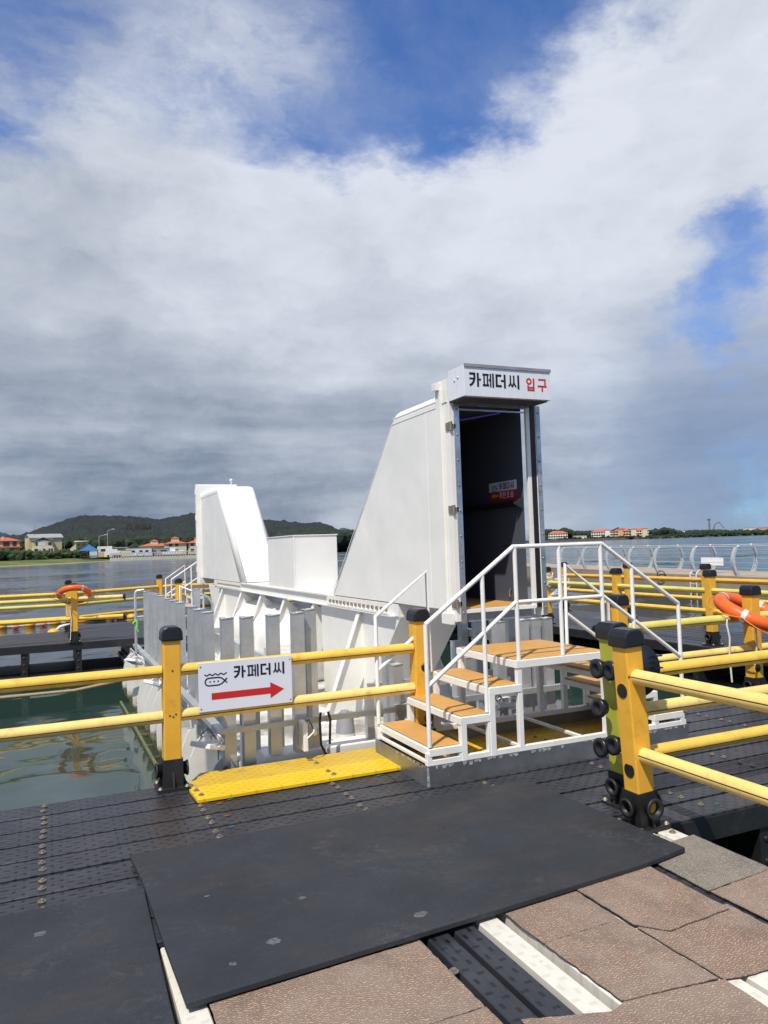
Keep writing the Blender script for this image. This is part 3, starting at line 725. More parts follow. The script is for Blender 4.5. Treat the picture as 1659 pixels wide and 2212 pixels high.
# ------------------------------------------------------------------ floating walkways
def plank_mesh(length, width, mt, th=.045, axis='x', bev=.0025):
    m_ = MB(); w = width/2 - .0135; l = length/2 - .004; b = bev
    # chamfered board profile, 8 sided
    prof = [(-w, -th), (w, -th), (w, -b), (w-b, 0), (-w+b, 0), (-w, -b)]
    if axis == 'x': m_.prism(prof, 'x', -l, l)
    else: m_.prism(prof, 'y', -l, l)
    return m_.mesh('plank', mt)
bolt_me = MB().lathe([(0, .004), (.019, .004), (.019, 0)], n=12, smooth=False).lathe([(0, .013), (.010, .013), (.0115, .004)], n=6, smooth=False).mesh('bolt', 'bolt_steel')
def walkway(name, x0, x1, y0, y1, axis, mt, pieces, sides=True, pw=.247, edge_first=None, pontoon=None):
    """floating deck with planks of its own, black edge frames, side brackets and floats"""
    w = MB()
    w.box((x0+.01, y0+.03, -.10), (x1-.01, y1-.03, -.05))
    for (a, b, c, d) in ([(x0, y0, x1, y0+.03), (x0, y1-.03, x1, y1)] if axis == 'x' else [(x0, y0, x0+.03, y1), (x1-.03, y0, x1, y1)]):
        w.box((a, b, -.14), (c, d, -.012))
    w.mi = [1]*6 + [0]*(len(w.f)-6)
    st = w.build(name, ['black_plastic', 'under_black']); tag(st, kind='structure')
    span = (y1-y0) if axis == 'x' else (x1-x0); n = max(1, round(span/pw)); step = span/n
    lo, hi = (x0, x1) if axis == 'x' else (y0, y1)
    cache_ = {}
    for i in range(n):
        cuts = [lo] + [c_ for c_ in ((lo+(hi-lo)*(k+1)/pieces + (.9 if i % 2 else -.9)) for k in range(pieces-1))] + [hi]
        for k in range(pieces):
            L = round(cuts[k+1]-cuts[k], 3)
            if L not in cache_: cache_[L] = plank_mesh(L, step, mt, axis=axis)
            o = bpy.data.objects.new('plank', cache_[L]); C.objects.link(o); o.parent = st
            c = (cuts[k]+cuts[k+1])/2; q = (y0 if axis == 'x' else x0)+(i+.5)*step
            o.location = (c, q, random.uniform(-.0015, .0015)) if axis == 'x' else (q, c, random.uniform(-.0015, .0015))
            o.rotation_euler = (random.uniform(-.004, .004), 0, 0) if axis == 'x' else (0, random.uniform(-.004, .004), 0)
    return st
def bracket_mesh():
    m_ = MB(); m_.box((-.055, 0, -.56), (.055, .05, -.14)); m_.box((-.05, .05, -.5), (-.035, 1.9, -.14)); m_.box((.035, .05, -.5), (.05, 1.9, -.14))
    for i in range(9): m_.box((-.047, .12+i*.2, -.5), (.047, .135+i*.2, -.14))
    m_.slot(1)
    for z in (-.22, -.35, -.48): m_.lathe([(0, -.004), (.022, -.004), (.022, .0)], (0, 0, z), 10, 'y')
    return m_.mesh('bracket', ['black_plastic', 'rubber_seal'])
bracket_me = bracket_mesh()
def under(st, spots, rz, floats):
    for p in spots:
        o = bpy.data.objects.new('bracket', bracket_me); C.objects.link(o); o.parent = st; o.location = p; o.rotation_euler.z = rz
    for a, b in floats:
        MB().box(a, b).build('pontoon', 'black_plastic', st, bevel=.06, seg=3)
# near walkway (planks run along x)
nw = walkway('floating_walkway', -6.5, 12.6, 3.335, 5.53, 'x', 'deck_x', 2, edge_first=True, pw=.2465)
under(nw, [(x, 3.35, 0) for x in (3.9, 4.8, 5.7, 6.6, 7.5, 8.4)], 0, [((-6.4, 3.75, -.95), (12.4, 5.2, -.45))])
under(nw, [(x, 5.52, 0) for x in (-2.4, -1.5, -.6, .3)], math.pi, [])
for bx in (-.935, -.045, .857, 1.747, 2.64, 3.53, 4.42, 5.31, 6.2):
    for i in range(9):
        yy = 5.41 - i*.2465
        for s in (-.045, .05):
            if .84 < bx < 4.6 and yy > 5.0: continue
            if yy+s < 3.4: continue
            o = bpy.data.objects.new('bolt', bolt_me); C.objects.link(o); o.parent = nw; o.location = (bx + random.uniform(-.006, .006), yy+s, .002); o.rotation_euler.z = random.random()
# the two yellow planks laid on its edge
for (y0, y1, mt, x0) in ((5.010, 5.262, 'deck_yellow', .85), (5.268, 5.600, 'deck_yellow_dull', .86)):
    poly = [(x0, y0), (4.6, y0), (4.6, y1), (x0+.11, y1), (x0, y1-.2)] if y1 > 5.5 else [(x0, y0), (4.6, y0), (4.6, y1), (x0-.01, y1)]
    MB().prism(poly, 'z', .006, .030).build('yellow_plank', mt, nw, bevel=.003, seg=1)
for bx, ys in ((.875, (5.32, 5.2, 5.09)), (1.80, (5.50, 5.40)), (1.78, (5.17, 5.08)), (2.68, (5.2, 5.08)), (3.55, (5.2, 5.08))):
    for yy in ys:
        o = bpy.data.objects.new('bolt', bolt_me); C.objects.link(o); o.parent = nw; o.location = (bx+(5.2-yy)*.12, yy, .031)
tagm = MB().box((-.018, -.010, 0), (.018, .010, .003)).mesh('plate', 'teal_tag')
for p in ((1.056, 5.0, .002), (.959, 4.505, .002), (3.62, 3.45, .002), (2.09, 4.98, .002)):
    o = bpy.data.objects.new('plate', tagm); C.objects.link(o); o.parent = nw; o.location = p; o.rotation_euler.z = .4
rm = MB().lathe([(0, .003), (.02, .003), (.024, 0)], n=7, smooth=False).mesh('rust_washer', 'rust_spot')
for p in ((.977, 4.955, .002), (.971, 4.709, .002), (.90, 5.02, .002)):
    o = bpy.data.objects.new('rust_washer', rm); C.objects.link(o); o.parent = nw; o.location = p; o.scale = (.9, .6, 1)
# left far walkway
fwk = walkway('floating_walkway', -6.0, 8.6, 15.42, 17.90, 'x', 'deck_x', 4)
under(fwk, [(x, 15.44, 0) for x in (-1.3, -.42, .5, 1.45, 2.4, 4.4, 5.4, 6.4)], 0, [((-6, 15.6, -.95), (8.4, 17.0, -.52))])
fw2 = walkway('floating_walkway', .4, 8.6, 17.91, 19.3, 'x', 'deck_x', 3)
# right walkway (planks along y)
rwk = walkway('floating_walkway', 8.62, 11.0, 5.55, 24.0, 'y', 'deck_y', 4)
under(rwk, [(8.64, y, 0) for y in (6.5, 7.5, 8.5, 9.5, 10.5, 11.5, 12.5, 13.5)], -math.pi/2, [((8.9, 5.6, -.95), (10.6, 24.0, -.5))])

# near dock (boards run along y), seen under the mats
nd = tag(MB().box((-5.0, .2, -.10), (3.14, 3.30, -.06)).box((3.11, .2, -.16), (3.14, 3.31, -.012)).build('boarded_dock', 'black_plastic'), kind='structure')
bx = 3.125; k = 0
order = ['deck_white', 'deck_white', 'deck_y', 'deck_y', 'deck_white', 'deck_y', 'deck_y']
seams = [(3.125, 3.005, 'deck_white'), (2.995, 2.875, 'deck_white'), (2.862, 2.722, 'deck_y'), (2.71, 2.575, 'deck_y'), (2.562, 2.43, 'deck_y'), (2.42, 2.29, 'deck_white'), (2.278, 2.16, 'deck_white'), (2.148, 2.03, 'deck_y'), (2.02, 1.905, 'deck_y'),
         (1.895, 1.775, 'deck_white'), (1.745, 1.635, 'deck_white'), (1.625, 1.512, 'deck_y'), (1.500, 1.385, 'deck_y'), (1.370, 1.26, 'deck_white'), (1.25, 1.14, 'deck_y')]
x = 1.13
while x > -4.8:
    seams.append((x, x-.115, 'deck_white' if .35 < x < .53 else 'deck_y')); x -= .125
cache = {}
for a, b_, mt in seams:
    w = round(a-b_, 3); key = (w, mt)
    if key not in cache: cache[key] = plank_mesh(3.08, w+.012, mt, th=.06, axis='y', bev=.005)
    o = bpy.data.objects.new('board', cache[key]); C.objects.link(o); o.parent = nd; o.location = ((a+b_)/2, 1.76, random.uniform(-.002, .001))
for p in ((2.945, 3.215), (3.075, 3.245), (1.37, 2.60), (.455, 2.86)):
    o = bpy.data.objects.new('bolt', bolt_me); C.objects.link(o); o.parent = nd; o.location = (*p, .001)
bs = MB()
bs.v = []
under(nd, [(3.13, y, 0) for y in (2.95, 2.1, 1.2)], math.pi/2, [((-4.9, .4, -.95), (3.0, 3.2, -.5))])
# carpet tiles
def carpet_tile(poly, mt, z=.004, th=.007, curl=None):
    """tile with a slightly frayed outline"""
    out = []
    for (a, b_) in zip(poly, poly[1:]+poly[:1]):
        a = Vector(a); b_ = Vector(b_); n = max(2, int((b_-a).length/.03)); nn = Vector((-(b_-a).y, (b_-a).x)).normalized()
        for i in range(n): out.append(tuple(a.lerp(b_, i/n) + nn*(random.uniform(-.003, .003) if i else 0)))
    m_ = MB().slot(1).prism(out, 'z', z, z+th*.5); m_.slot(0).prism(out, 'z', z+th*.5, z+th)
    return m_.build('carpet_tile', [mt, 'backing'], nd)
carpet_tile([(.50, 2.35), (1.352, 2.35), (1.350, 2.845), (.50, 2.80)], 'carpet_brown')
carpet_tile([(.50, 1.80), (1.362, 1.80), (1.356, 2.585-.24), (.50, 2.345)], 'carpet_brown')
carpet_tile([(1.775, 2.60), (2.165, 2.615), (2.172, 3.0), (1.772, 2.98)], 'carpet_brown')
carpet_tile([(1.790, 2.165), (2.185, 2.115), (2.165, 2.61), (1.776, 2.596)], 'carpet_brown', z=.005)
carpet_tile([(2.180, 2.545), (2.275, 2.44), (2.625, 2.465), (2.632, 3.02), (2.176, 3.02)], 'carpet_brown', z=.011)
carpet_tile([(2.20, 2.105), (2.30, 2.085), (2.66, 2.06), (2.66, 2.51), (2.186, 2.53)], 'carpet_brown', z=.0035)
carpet_tile([(1.40, 1.70), (2.19, 1.70), (2.195, 2.10), (1.79, 2.155), (1.72, 2.13), (1.42, 2.23)], 'carpet_brown', z=.006)
carpet_tile([(2.690, 2.635), (3.125, 2.672), (3.128, 3.15), (2.97, 3.135), (2.80, 3.11), (2.70, 3.0)], 'carpet_grey')
carpet_tile([(2.700, 1.9), (3.125, 1.9), (3.118, 2.664), (2.692, 2.625)], 'carpet_brown', z=.005)

# rubber mats
def slab(poly, z, th, name, mt, lab, bev=.004):
    out = []
    for (a, b_) in zip(poly, poly[1:]+poly[:1]):
        a = Vector(a); b_ = Vector(b_); n = max(2, int((b_-a).length/.06))
        for i in range(n): out.append(tuple(a.lerp(b_, i/n)))
    o = MB().prism(out, 'z', z, z+th).build(name, mt, bevel=bev); return tag(o, lab, 'rubber mat', 'black rubber mats on the deck')
mt1 = slab([(.370, 4.25), (.395, 3.90), (.405, 3.30), (.420, 2.785), (1.755, 2.868), (2.62, 2.935), (2.905, 2.985), (2.852, 4.305)], .018, .024, 'rubber_mat', 'rubber', 'large black rubber mat in front of the white stairs')
mt2 = slab([(-2.6, 3.86), (.398, 3.885), (.385, 3.32), (.37, 2.66), (.36, 1.9), (-2.6, 1.9)], .006, .012, 'rubber_mat', 'rubber', 'thin black rubber mat at the lower left corner of the photo')
for cxx, cyy, r_ in ((.80, 3.05, .05), (1.02, 3.36, .03), (1.42, 2.98, .05), (.64, 3.58, .022), (.72, 3.68, .012), (1.55, 3.75, .012), (-.05, 3.62, .05), (.62, 2.96, .03)):
    sp = MB(); pts = []
    for k in range(14): a = 2*math.pi*k/14; rr_ = r_*random.uniform(.35, .75); pts.append((cxx+rr_*math.cos(a), cyy+rr_*.8*math.sin(a)))
    z0 = .0424 if cxx > .42 else .0186
    o = sp.add([(px, py, z0) for px, py in pts], [tuple(range(14))]).build('chalk_mark', 'chalk', mt1 if cxx > .42 else mt2)

# ------------------------------------------------------------------ yellow railings
def post_parts():
    prot = {}
    for key, ymat in (('y', 'yellow'), ('g', 'lime_post')):
        m_ = MB().box((-.058, -.058, .19), (.058, .058, 1.02))
        p = m_.build('post', [ymat], bevel=.008, seg=2)
        prot[key] = p
    cap = MB(); w = .074
    cap.prism([(-w, 1.0), (w, 1.0), (w-.004, 1.06), (w-.016, 1.085), (w-.04, 1.098), (-w+.04, 1.098), (-w+.016, 1.085), (-w+.004, 1.06)], 'y', -w, w)
    cap_o = cap.build('cap', 'cap_black', bevel=.012, seg=3)
    b = MB(); b.box((-.105, -.105, 0), (.105, .105, .022)); b.box((-.066, -.066, .022), (.066, .066, .205))
    for s in (-1, 1):
        b.prism([(s*.066, .022), (s*.10, .022), (s*.066, .12)], 'y', -.006, .006); b.prism([(s*.066, .022), (s*.10, .022), (s*.066, .12)], 'x', -.006, .006)
        b.lathe([(.030, 0), (.044, 0), (.044, s*.035), (.052, s*.035), (.052, s*.045), (.034, s*.045), (.034, s*.004)], (s*.062, 0, .125), 16, 'x')
        b.lathe([(.030, 0), (.044, 0), (.044, s*.03), (.050, s*.03), (.050, s*.038), (.034, s*.038), (.034, s*.004)], (0, s*.062, .125), 16, 'y') if False else None
    b.slot(1)
    for sx in (-1, 1):
        for sy in (-1, 1): b.lathe([(0, .036), (.010, .036), (.011, .026), (.017, .026), (.017, .022)], (sx*.088, sy*.088, 0), 8)
    base = b.build('base', ['black_plastic', 'bolt_steel'], bevel=0)
    return prot, cap_o, base
PROT, CAP, BASE = post_parts()
def make_post(parent, x, y, z=0, col='y', lean=(0, 0), rz=0, h=1.0):
    p = PROT[col].copy(); C.objects.link(p); p.parent = parent; p.location = (x, y, z); p.rotation_euler = (lean[1], lean[0], rz); p.scale = (1, 1, h)
    for src in (CAP, BASE):
        c = src.copy(); C.objects.link(c); c.parent = p; c.location = (0, 0, 0)
    return p
def rail(parent, a, b, mt='yellow_deep', r=.041, seg_=10, groove=(0, -1, -.25)):
    a, b = Vector(a), Vector(b); m_ = MB().tube([a, b], r, 14)
    m_.slot(1); d = (b-a).normalized(); q = Vector(groove); q = (q - d*q.dot(d)).normalized()
    m_.bar(a + q*(r-.0012), b + q*(r-.0012), .005, .0036, upv=tuple(q))
    return m_.build('rail', [mt, 'groove'], parent)
def endcap(parent, p, axis='x', s=-1, r=.058):
    return MB().lathe([(.020, 0), (.045, 0), (.045, s*.03), (r, s*.03), (r, s*.05), (.030, s*.052), (.024, s*.03), (0, s*.03)], p, 18, axis).build('end_cap', 'cap_black', parent)
def screws(parent, pts, r=.007):
    for p in pts: MB().lathe([(0, -.003), (r*.6, -.003), (r, 0)], p, 8, 'y').build('screw_hole', 'rust_spot', parent)

# left near railing carrying the arrow sign
ra = empty('yellow_railing', (0, 0, 0), label='yellow two-rail railing at the water edge that carries the arrow sign', cat='railing')
for x in (-1.15, .755, 2.655): make_post(ra, x, 5.45, 0, lean=(.012, 0))
for x0, x1 in ((-3.0, -1.2), (-1.1, .70), (.81, 2.60)):
    rail(ra, (x0, 5.44, .795), (x1, 5.44, .795), 'yellow_deep'); rail(ra, (x0, 5.44, .487), (x1, 5.44, .487), 'yellow_pale')
screws(ra, [(.765, 5.391, .80), (.765, 5.391, .49), (.742, 5.391, .50), (.782, 5.391, .505), (2.69, 5.391, .78), (2.69, 5.391, .47)])
MB().lathe([(0, -.001), (.04, -.001), (.04, .002)], (2.705, 5.39, .66), 18, 'y')
def hole(parent, p, axis='y', r=.037):
    s = -.002
    MB().lathe([(0, s), (r, s), (r, .001)], p, 20, axis).build('hole', 'rubber_seal', parent)
hole(ra, (2.688, 5.391, .645)); hole(ra, (2.70, 5.391, .25))
# far side railing of the near walkway, right of the stairs
rb = empty('yellow_railing', (0, 0, 0), label='yellow and lime railing behind the stairs holding the right lifebuoy', cat='railing')
for x, c_ in ((4.66, 'y'), (6.30, 'y'), (8.25, 'y')): make_post(rb, x, 5.45, 0, c_)
rail(rb, (4.72, 5.45, .79), (6.25, 5.45, .79), 'yellow_green', .044); rail(rb, (6.35, 5.45, .79), (8.2, 5.45, .79), 'yellow_green', .044)
rail(rb, (4.72, 5.45, .48), (6.25, 5.45, .48), 'yellow_pale'); rail(rb, (6.35, 5.45, .48), (8.2, 5.45, .48), 'yellow_pale')
MB().tube([(4.45, 5.45, .79), (4.62, 5.45, .79)], .041, 12).build('rail', 'yellow', rb)
endcap(rb, (4.45, 5.45, .79)); hole(rb, (6.28, 5.391, .30))
# foreground right: railing along the boarded dock
rc = empty('yellow_railing', (3.0, 3.39, 0), label='yellow railing running toward the camera from the nearest post on the right', cat='railing')
pz = make_post(rc, 0, 0, 0, 'y', lean=(-.055, 0))
def relrail(parent, a, b, mt): return rail(parent, a, b, mt, groove=(-1, 0, .1))
relrail(rc, (-.045, -.05, .835), (-.06, -2.6, .835), 'yellow_pale'); relrail(rc, (-.02, -.05, .405), (-.03, -2.6, .405), 'yellow_pale')
for zz, xo in ((.755, -.0645+(-.0365)), (.318, -.0605-.0158)):
    MB().lathe([(0, -.001), (.040, -.001), (.040, .004)], (xo+.0, 0, zz), 22, 'x', False).build('hole', 'rubber_seal', rc)
MB().lathe([(.034, 0), (.046, 0), (.046, -.035), (.056, -.035), (.056, -.048), (.038, -.048), (.034, -.01)], (0, -.062, .125), 20, 'y').build('socket', 'black_plastic', rc)
MB().lathe([(0, -.012), (.033, -.012)], (0, -.062, .125), 20, 'y').build('socket_plug', 'yellow', rc)
screws(rc, [(-.07, -.06, .845), (-.098, -.0585, .84)], .008)
# railing along the main walkway toward the right
rd = empty('yellow_railing', (3.03, 3.645, 0), label='three-rail yellow railing going right from the lime green post', cat='railing')
make_post(rd, .135, .06, 0, 'g', lean=(-.052, 0)); make_post(rd, 2.0, 0, 0, 'y'); make_post(rd, 4.0, 0, 0, 'y')
for x0, x1 in ((.055, 1.95), (2.05, 3.95)):
    rail(rd, (x0, 0, .79), (x1, 0, .79), 'yellow_deep'); rail(rd, (x0, 0, .565), (x1, 0, .565), 'yellow_pale'); rail(rd, (x0, 0, .305), (x1, 0, .305), 'yellow_deep')
for zz in (.83, .60, .365): endcap(rd, (-.01, .05, zz))
for zz in (.83, .40): endcap(rd, (.0, -.05, zz))
fin = MB()
fin.lathe([(0, -.02), (.15, -.02), (.15, .02), (0, .02)], (.10, -.13, .83), 24, 'y')
for k in range(5): fin.box((.20, -.16, .76+k*.035), (.262, -.10, .768+k*.035))
fin.build('joint_cover', 'cap_black', rd)
# right walkway: near edge and outer edge railings
re_ = empty('yellow_railing', (0, 0, 0), label='lime and yellow railing on the near edge of the right walkway', cat='railing')
for y in (6.3, 8.32, 10.32, 12.32): make_post(re_, 8.82, y)
make_post(re_, 10.75, 14.35)
for y0, y1 in ((6.36, 8.26), (8.38, 10.26), (10.38, 12.26)):
    rail(re_, (8.82, y0, .79), (8.82, y1, .79), 'yellow_green', .044, groove=(-1, 0, 0)); rail(re_, (8.82, y0, .49), (8.82, y1, .49), 'yellow_deep', groove=(-1, 0, 0))
rf = empty('yellow_railing', (0, 0, 0), label='yellow railing on the outer edge of the right walkway before the pier', cat='railing')
for y in (6.2, 8.2, 10.2, 12.2): make_post(rf, 10.72, y)
for y0, y1 in ((4.3, 6.14), (6.26, 8.14), (8.26, 10.14), (10.26, 12.14), (12.26, 14.29)):
    rail(rf, (10.75, y0, .80), (10.75, y1, .80), 'yellow', .044, groove=(-1, 0, 0)); rail(rf, (10.75, y0, .47), (10.75, y1, .47), 'yellow_deep', groove=(-1, 0, 0))
# far walkway railings
rg = empty('yellow_railing', (0, 0, 0), label='yellow railing with open capped ends holding the left lifebuoy', cat='railing')
for x in (.435, 2.35): make_post(rg, x, 15.5)
rail(rg, (-4, 15.5, .80), (.38, 15.5, .80), 'yellow_green'); rail(rg, (.49, 15.5, .80), (1.30, 15.5, .80), 'yellow_pale'); rail(rg, (-4, 15.5, .43), (.38, 15.5, .43), 'yellow_deep'); rail(rg, (.49, 15.5, .43), (1.30, 15.5, .43), 'yellow_deep')
endcap(rg, (1.30, 15.5, .80), 'x', 1, .075); endcap(rg, (1.30, 15.5, .43), 'x', 1, .075)
rh = empty('yellow_railing', (0, 0, 0), label='long yellow railing along the outer edge of the far walkway', cat='railing')
for x in (-1.6, .39): make_post(rh, x, 17.82)
for x in (2.45, 4.35, 6.3): make_post(rh, x, 19.15)
for x0, y0, x1, y1 in ((-3.6, 17.82, -1.66, 17.82), (-1.54, 17.82, .33, 17.82), (.45, 17.84, 2.40, 19.10), (2.51, 19.15, 4.29, 19.15), (4.41, 19.15, 6.24, 19.15)):
    rail(rh, (x0, y0, .80), (x1, y1, .80), 'yellow_deep'); rail(rh, (x0, y0, .56), (x1, y1, .56), 'yellow_green'); rail(rh, (x0, y0, .28), (x1, y1, .28), 'yellow_deep')
for o in (PROT['y'], PROT['g'], CAP, BASE): bpy.data.objects.remove(o)

# ------------------------------------------------------------------ lettering
def stroke(m_, pts, w, T, z, closed=False):
    """mitred ribbon through 2D points, w wide, drawn through T(u, v, depth)"""
    pts = [Vector(p) for p in pts]; N = len(pts); Lf = []; Rt = []
    for i, p in enumerate(pts):
        if closed: d0 = (p-pts[i-1]).normalized(); d1 = (pts[(i+1) % N]-p).normalized()
        else:
            d0 = (p-pts[i-1]).normalized() if i else (pts[1]-p).normalized(); d1 = (pts[i+1]-p).normalized() if i < N-1 else d0
        n0 = Vector((-d0.y, d0.x)); n1 = Vector((-d1.y, d1.x)); b = (n0+n1).normalized(); k = w/2/max(.45, b.dot(n0))
        Lf.append(p+b*k); Rt.append(p-b*k)
    vs = [T(p.x, p.y, z) for p in Lf] + [T(p.x, p.y, z) for p in Rt]
    m_.add(vs, [(i, (i+1) % N, N+(i+1) % N, N+i) for i in range(N if closed else N-1)])
def arc(cx, cy, r, a0, a1, n=8, ry=None):
    ry = ry or r
    return [(cx+r*math.cos(R(a0+(a1-a0)*i/n)), cy+ry*math.sin(R(a0+(a1-a0)*i/n))) for i in range(n+1)]
K = .17
GLYPH = {  # each: list of (points, width, closed) in a box 1 high
 'ka': [([(.0,.92),(.40,.92),(.40,.60),(.33,.34),(.20,.16),(.02,.04)], K, 0), ([(.0,.56),(.315,.55)], .13, 0), ([(.66,1.0),(.66,-.02)], .165, 0), ([(.743,.52),(.90,.52)], .14, 0)],
 'pe': [([(.0,.90),(.50,.90)], .15, 0), ([(.0,.12),(.50,.12)], .15, 0), ([(.12,.825),(.12,.195)], .12, 0), ([(.38,.825),(.38,.195)], .12, 0), ([(.47,.52),(.56,.52)], .13, 0), ([(.62,1.0),(.62,0)], .115, 0), ([(.82,1.02),(.82,-.02)], .14, 0)],
 'deo': [([(.48,.90),(.08,.90),(.08,.12),(.48,.12)], K, 0), ([(.42,.52),(.645,.52)], .14, 0), ([(.73,1.0),(.73,-.02)], .165, 0)],
 'ssi': [([(.17,.98),(.17,.45),(.10,.26),(.0,.14)], .13, 0), ([(.19,.36),(.27,.18),(.33,.10)], .11, 0), ([(.44,.98),(.44,.45),(.37,.26),(.30,.16)], .13, 0), ([(.46,.40),(.52,.26),(.62,.13)], .12, 0), ([(.80,1.02),(.80,-.02)], .165, 0)],
 'ip': [(arc(.27,.74,.20,0,348,14), .135, 1), ([(.72,1.0),(.72,.47)], .15, 0), ([(.17,.44),(.17,.06),(.72,.06),(.72,.44)], .14, 0), ([(.24,.26),(.65,.26)], .11, 0)],
 'gu': [([(.08,.93),(.75,.93),(.73,.50)], .14, 0), ([(.0,.40),(.88,.40)], .14, 0), ([(.44,.33),(.44,-.02)], .14, 0)],
 'gye': [([(.0,.92),(.34,.92),(.28,.45),(.05,.10)], .14, 0), ([(.36,.66),(.50,.66)], .1, 0), ([(.36,.42),(.50,.42)], .1, 0), ([(.56,1.0),(.56,0)], .11, 0), ([(.78,1.02),(.78,-.02)], .13, 0)],
 'dan': [([(.46,.92),(.08,.92),(.08,.50),(.48,.50)], .14, 0), ([(.68,1.0),(.68,.34)], .15, 0), ([(.76,.68),(.90,.68)], .13, 0), ([(.14,.30),(.14,.06),(.76,.06)], .13, 0)],
 'jo': [([(.06,.92),(.78,.92)], .13, 0), ([(.42,.86),(.36,.62),(.10,.42)], .13, 0), ([(.48,.66),(.74,.44)], .13, 0), ([(.42,.42),(.42,.16)], .13, 0), ([(.0,.10),(.86,.10)], .13, 0)],
 'sim': [([(.30,1.0),(.26,.72),(.02,.48)], .13, 0), ([(.32,.70),(.52,.50)], .13, 0), ([(.74,1.0),(.74,.44)], .14, 0), ([(.14,.06),(.14,.36),(.74,.36),(.74,.06)], .12, 1)],
}
def text(m_, word, T, x, y, h, w, gap, z=0):
    """glyphs left to right starting at (x, y); h tall, w wide each"""
    for i, gl in enumerate(word):
        for k, (pts, sw_, cl) in enumerate(GLYPH[gl]):
            q = [(x + i*(w+gap) + px*w/.9, y + py*h) for px, py in pts]
            stroke(m_, q, sw_*h*1.02, T, z + .0003*(k+1), bool(cl))
def logo(m_, T, x, y, w, z=0, t=.05):
    """wavy line over a little submarine outline with three portholes and a tail"""
    u = w
    wav = [(x + u*(i/24), y + u*.47 + u*.035*math.cos(i/24*math.pi*2*4 + .6)) for i in range(25)]
    stroke(m_, wav, t*u, T, z+.0004)
    body = arc(x+.19*u, y+.16*u, .17*u, 90, 270, 8) + [(x+.62*u, y-.01*u), (x+.76*u, y+.04*u), (x+.90*u, y+.165*u), (x+.76*u, y+.29*u), (x+.62*u, y+.33*u)]
    stroke(m_, body, t*u*1.15, T, z+.0004, True)
    stroke(m_, [(x+.86*u, y+.20*u), (x+1.0*u, y+.06*u)], t*u*1.1, T, z+.0008); stroke(m_, [(x+.86*u, y+.13*u), (x+1.0*u, y+.27*u)], t*u*1.1, T, z+.0011)
    for k in range(3):
        c = (x+(.24+.18*k)*u, y+.16*u); m_.add([T(c[0]+.038*u*math.cos(2*math.pi*j/12), c[1]+.038*u*math.sin(2*math.pi*j/12), z+.0004) for j in range(12)], [tuple(range(12))])

# arrow sign on the left railing: .667 x .333 m
sg = empty('cafe_arrow_sign', (.937, 5.385, .497), label='white rectangular arrow sign with navy Korean lettering fixed to the left railing', cat='sign')
SWd, SHt = .667, .336
MB().box((0, 0, 0), (SWd, .006, SHt)).build('panel', 'sign_white', sg, bevel=.001, seg=1)
MB().box((0, .0062, -.002), (SWd, .010, SHt-.004)).build('backing_board', 'tread', sg)
T = lambda u, v, z: (u, -.0008 - z, v)
tx = MB(); text(tx, ['ka', 'pe', 'deo', 'ssi'], T, .247, .213, .082, .082, .0125); tx.build('lettering', 'ink', sg)
tx = MB(); logo(tx, T, .042, .178, .155); tx.build('logo', 'ink', sg)
tx = MB(); tx.add([T(u, v, .0004) for u, v in ((.088,.078),(.505,.078),(.505,.046),(.606,.102),(.505,.158),(.505,.124),(.088,.124))], [(0,1,4+1,6), (1,2,3,4,5)][:0] + [(0,1,5,6),(2,3,4)]); tx.build('arrow', 'sign_red', sg)
for u, v in ((.015,.31),(.652,.31),(.015,.022),(.652,.022)): MB().lathe([(0, -.003), (.004, -.003), (.006, -.0005)], (u, 0, v), 8, 'y').build('screw', 'screw', sg)

# ------------------------------------------------------------------ the floating cafe vessel
V = empty('cafe_vessel', (3.63, 10, WZ), label='white floating submarine cafe hull with two tall entrance towers', cat='vessel')
VO = (3.63, 10, WZ)
def part(m_, name, mts, bevel=0, parent=None, seg=2): return m_.build(name, mts, parent or V, VO, bevel, seg)
X0, X1 = 3.263, 4.06
def tower(yf, yr, yb, zt=2.975, zb=1.012, r=.10):
    """hood of an entrance: profile in yz, open at yf; yr = end of roof, yb = foot of the slope"""
    bm = bmesh.new(); prof = [(yf, zb), (yf, zt), (yr, zt), (yb, zb)]
    a = [bm.verts.new((X0, y, z)) for y, z in prof]; b = [bm.verts.new((X1, y, z)) for y, z in prof]
    fl = bm.faces.new(a); fr = bm.faces.new(b); top = bm.faces.new((a[1], a[2], b[2], b[1])); sl = bm.faces.new((a[2], a[3], b[3], b[2])); bot = bm.faces.new((a[3], a[0], b[0], b[3]))
    bm.edges.ensure_lookup_table()
    def E(p, q): return bm.edges.get((p, q))
    ed = [E(a[1], a[2]), E(b[1], b[2]), E(a[2], a[3]), E(b[2], b[3]), E(a[2], b[2])]
    bmesh.ops.recalc_face_normals(bm, faces=bm.faces)
    bmesh.ops.bevel(bm, geom=ed, offset=r, segments=6, profile=.5, affect='EDGES')
    for f in bm.faces: f.smooth = len(f.verts) <= 4 and f.calc_area() < .45
    me = bpy.data.meshes.new('entrance_hood')
    for v in bm.verts: v.co -= Vector(VO)
    bm.to_mesh(me); bm.free(); me.materials.append(MATS['white_paint'])
    o = bpy.data.objects.new('entrance_hood', me); C.objects.link(o); o.parent = V
    return o
hood = tower(6.04, 7.09, 9.17)
# weld seams on the side
sm = MB()
sm.bar((X0-.001, 6.05, 2.845), (X0-.001, 7.13, 2.845), .006, .006); sm.bar((X0-.001, 7.13, 2.845), (X0-.001, 9.08, 1.03), .006, .006); sm.bar((X0-.001, 6.05, 2.90), (X0-.001, 7.12, 2.90), .004, .004)
sm.bar((X0-.001, 6.36, 1.02), (X0-.001, 6.36, 2.84), .003, .003); part(sm, 'weld_seam', 'white_rail', parent=hood)
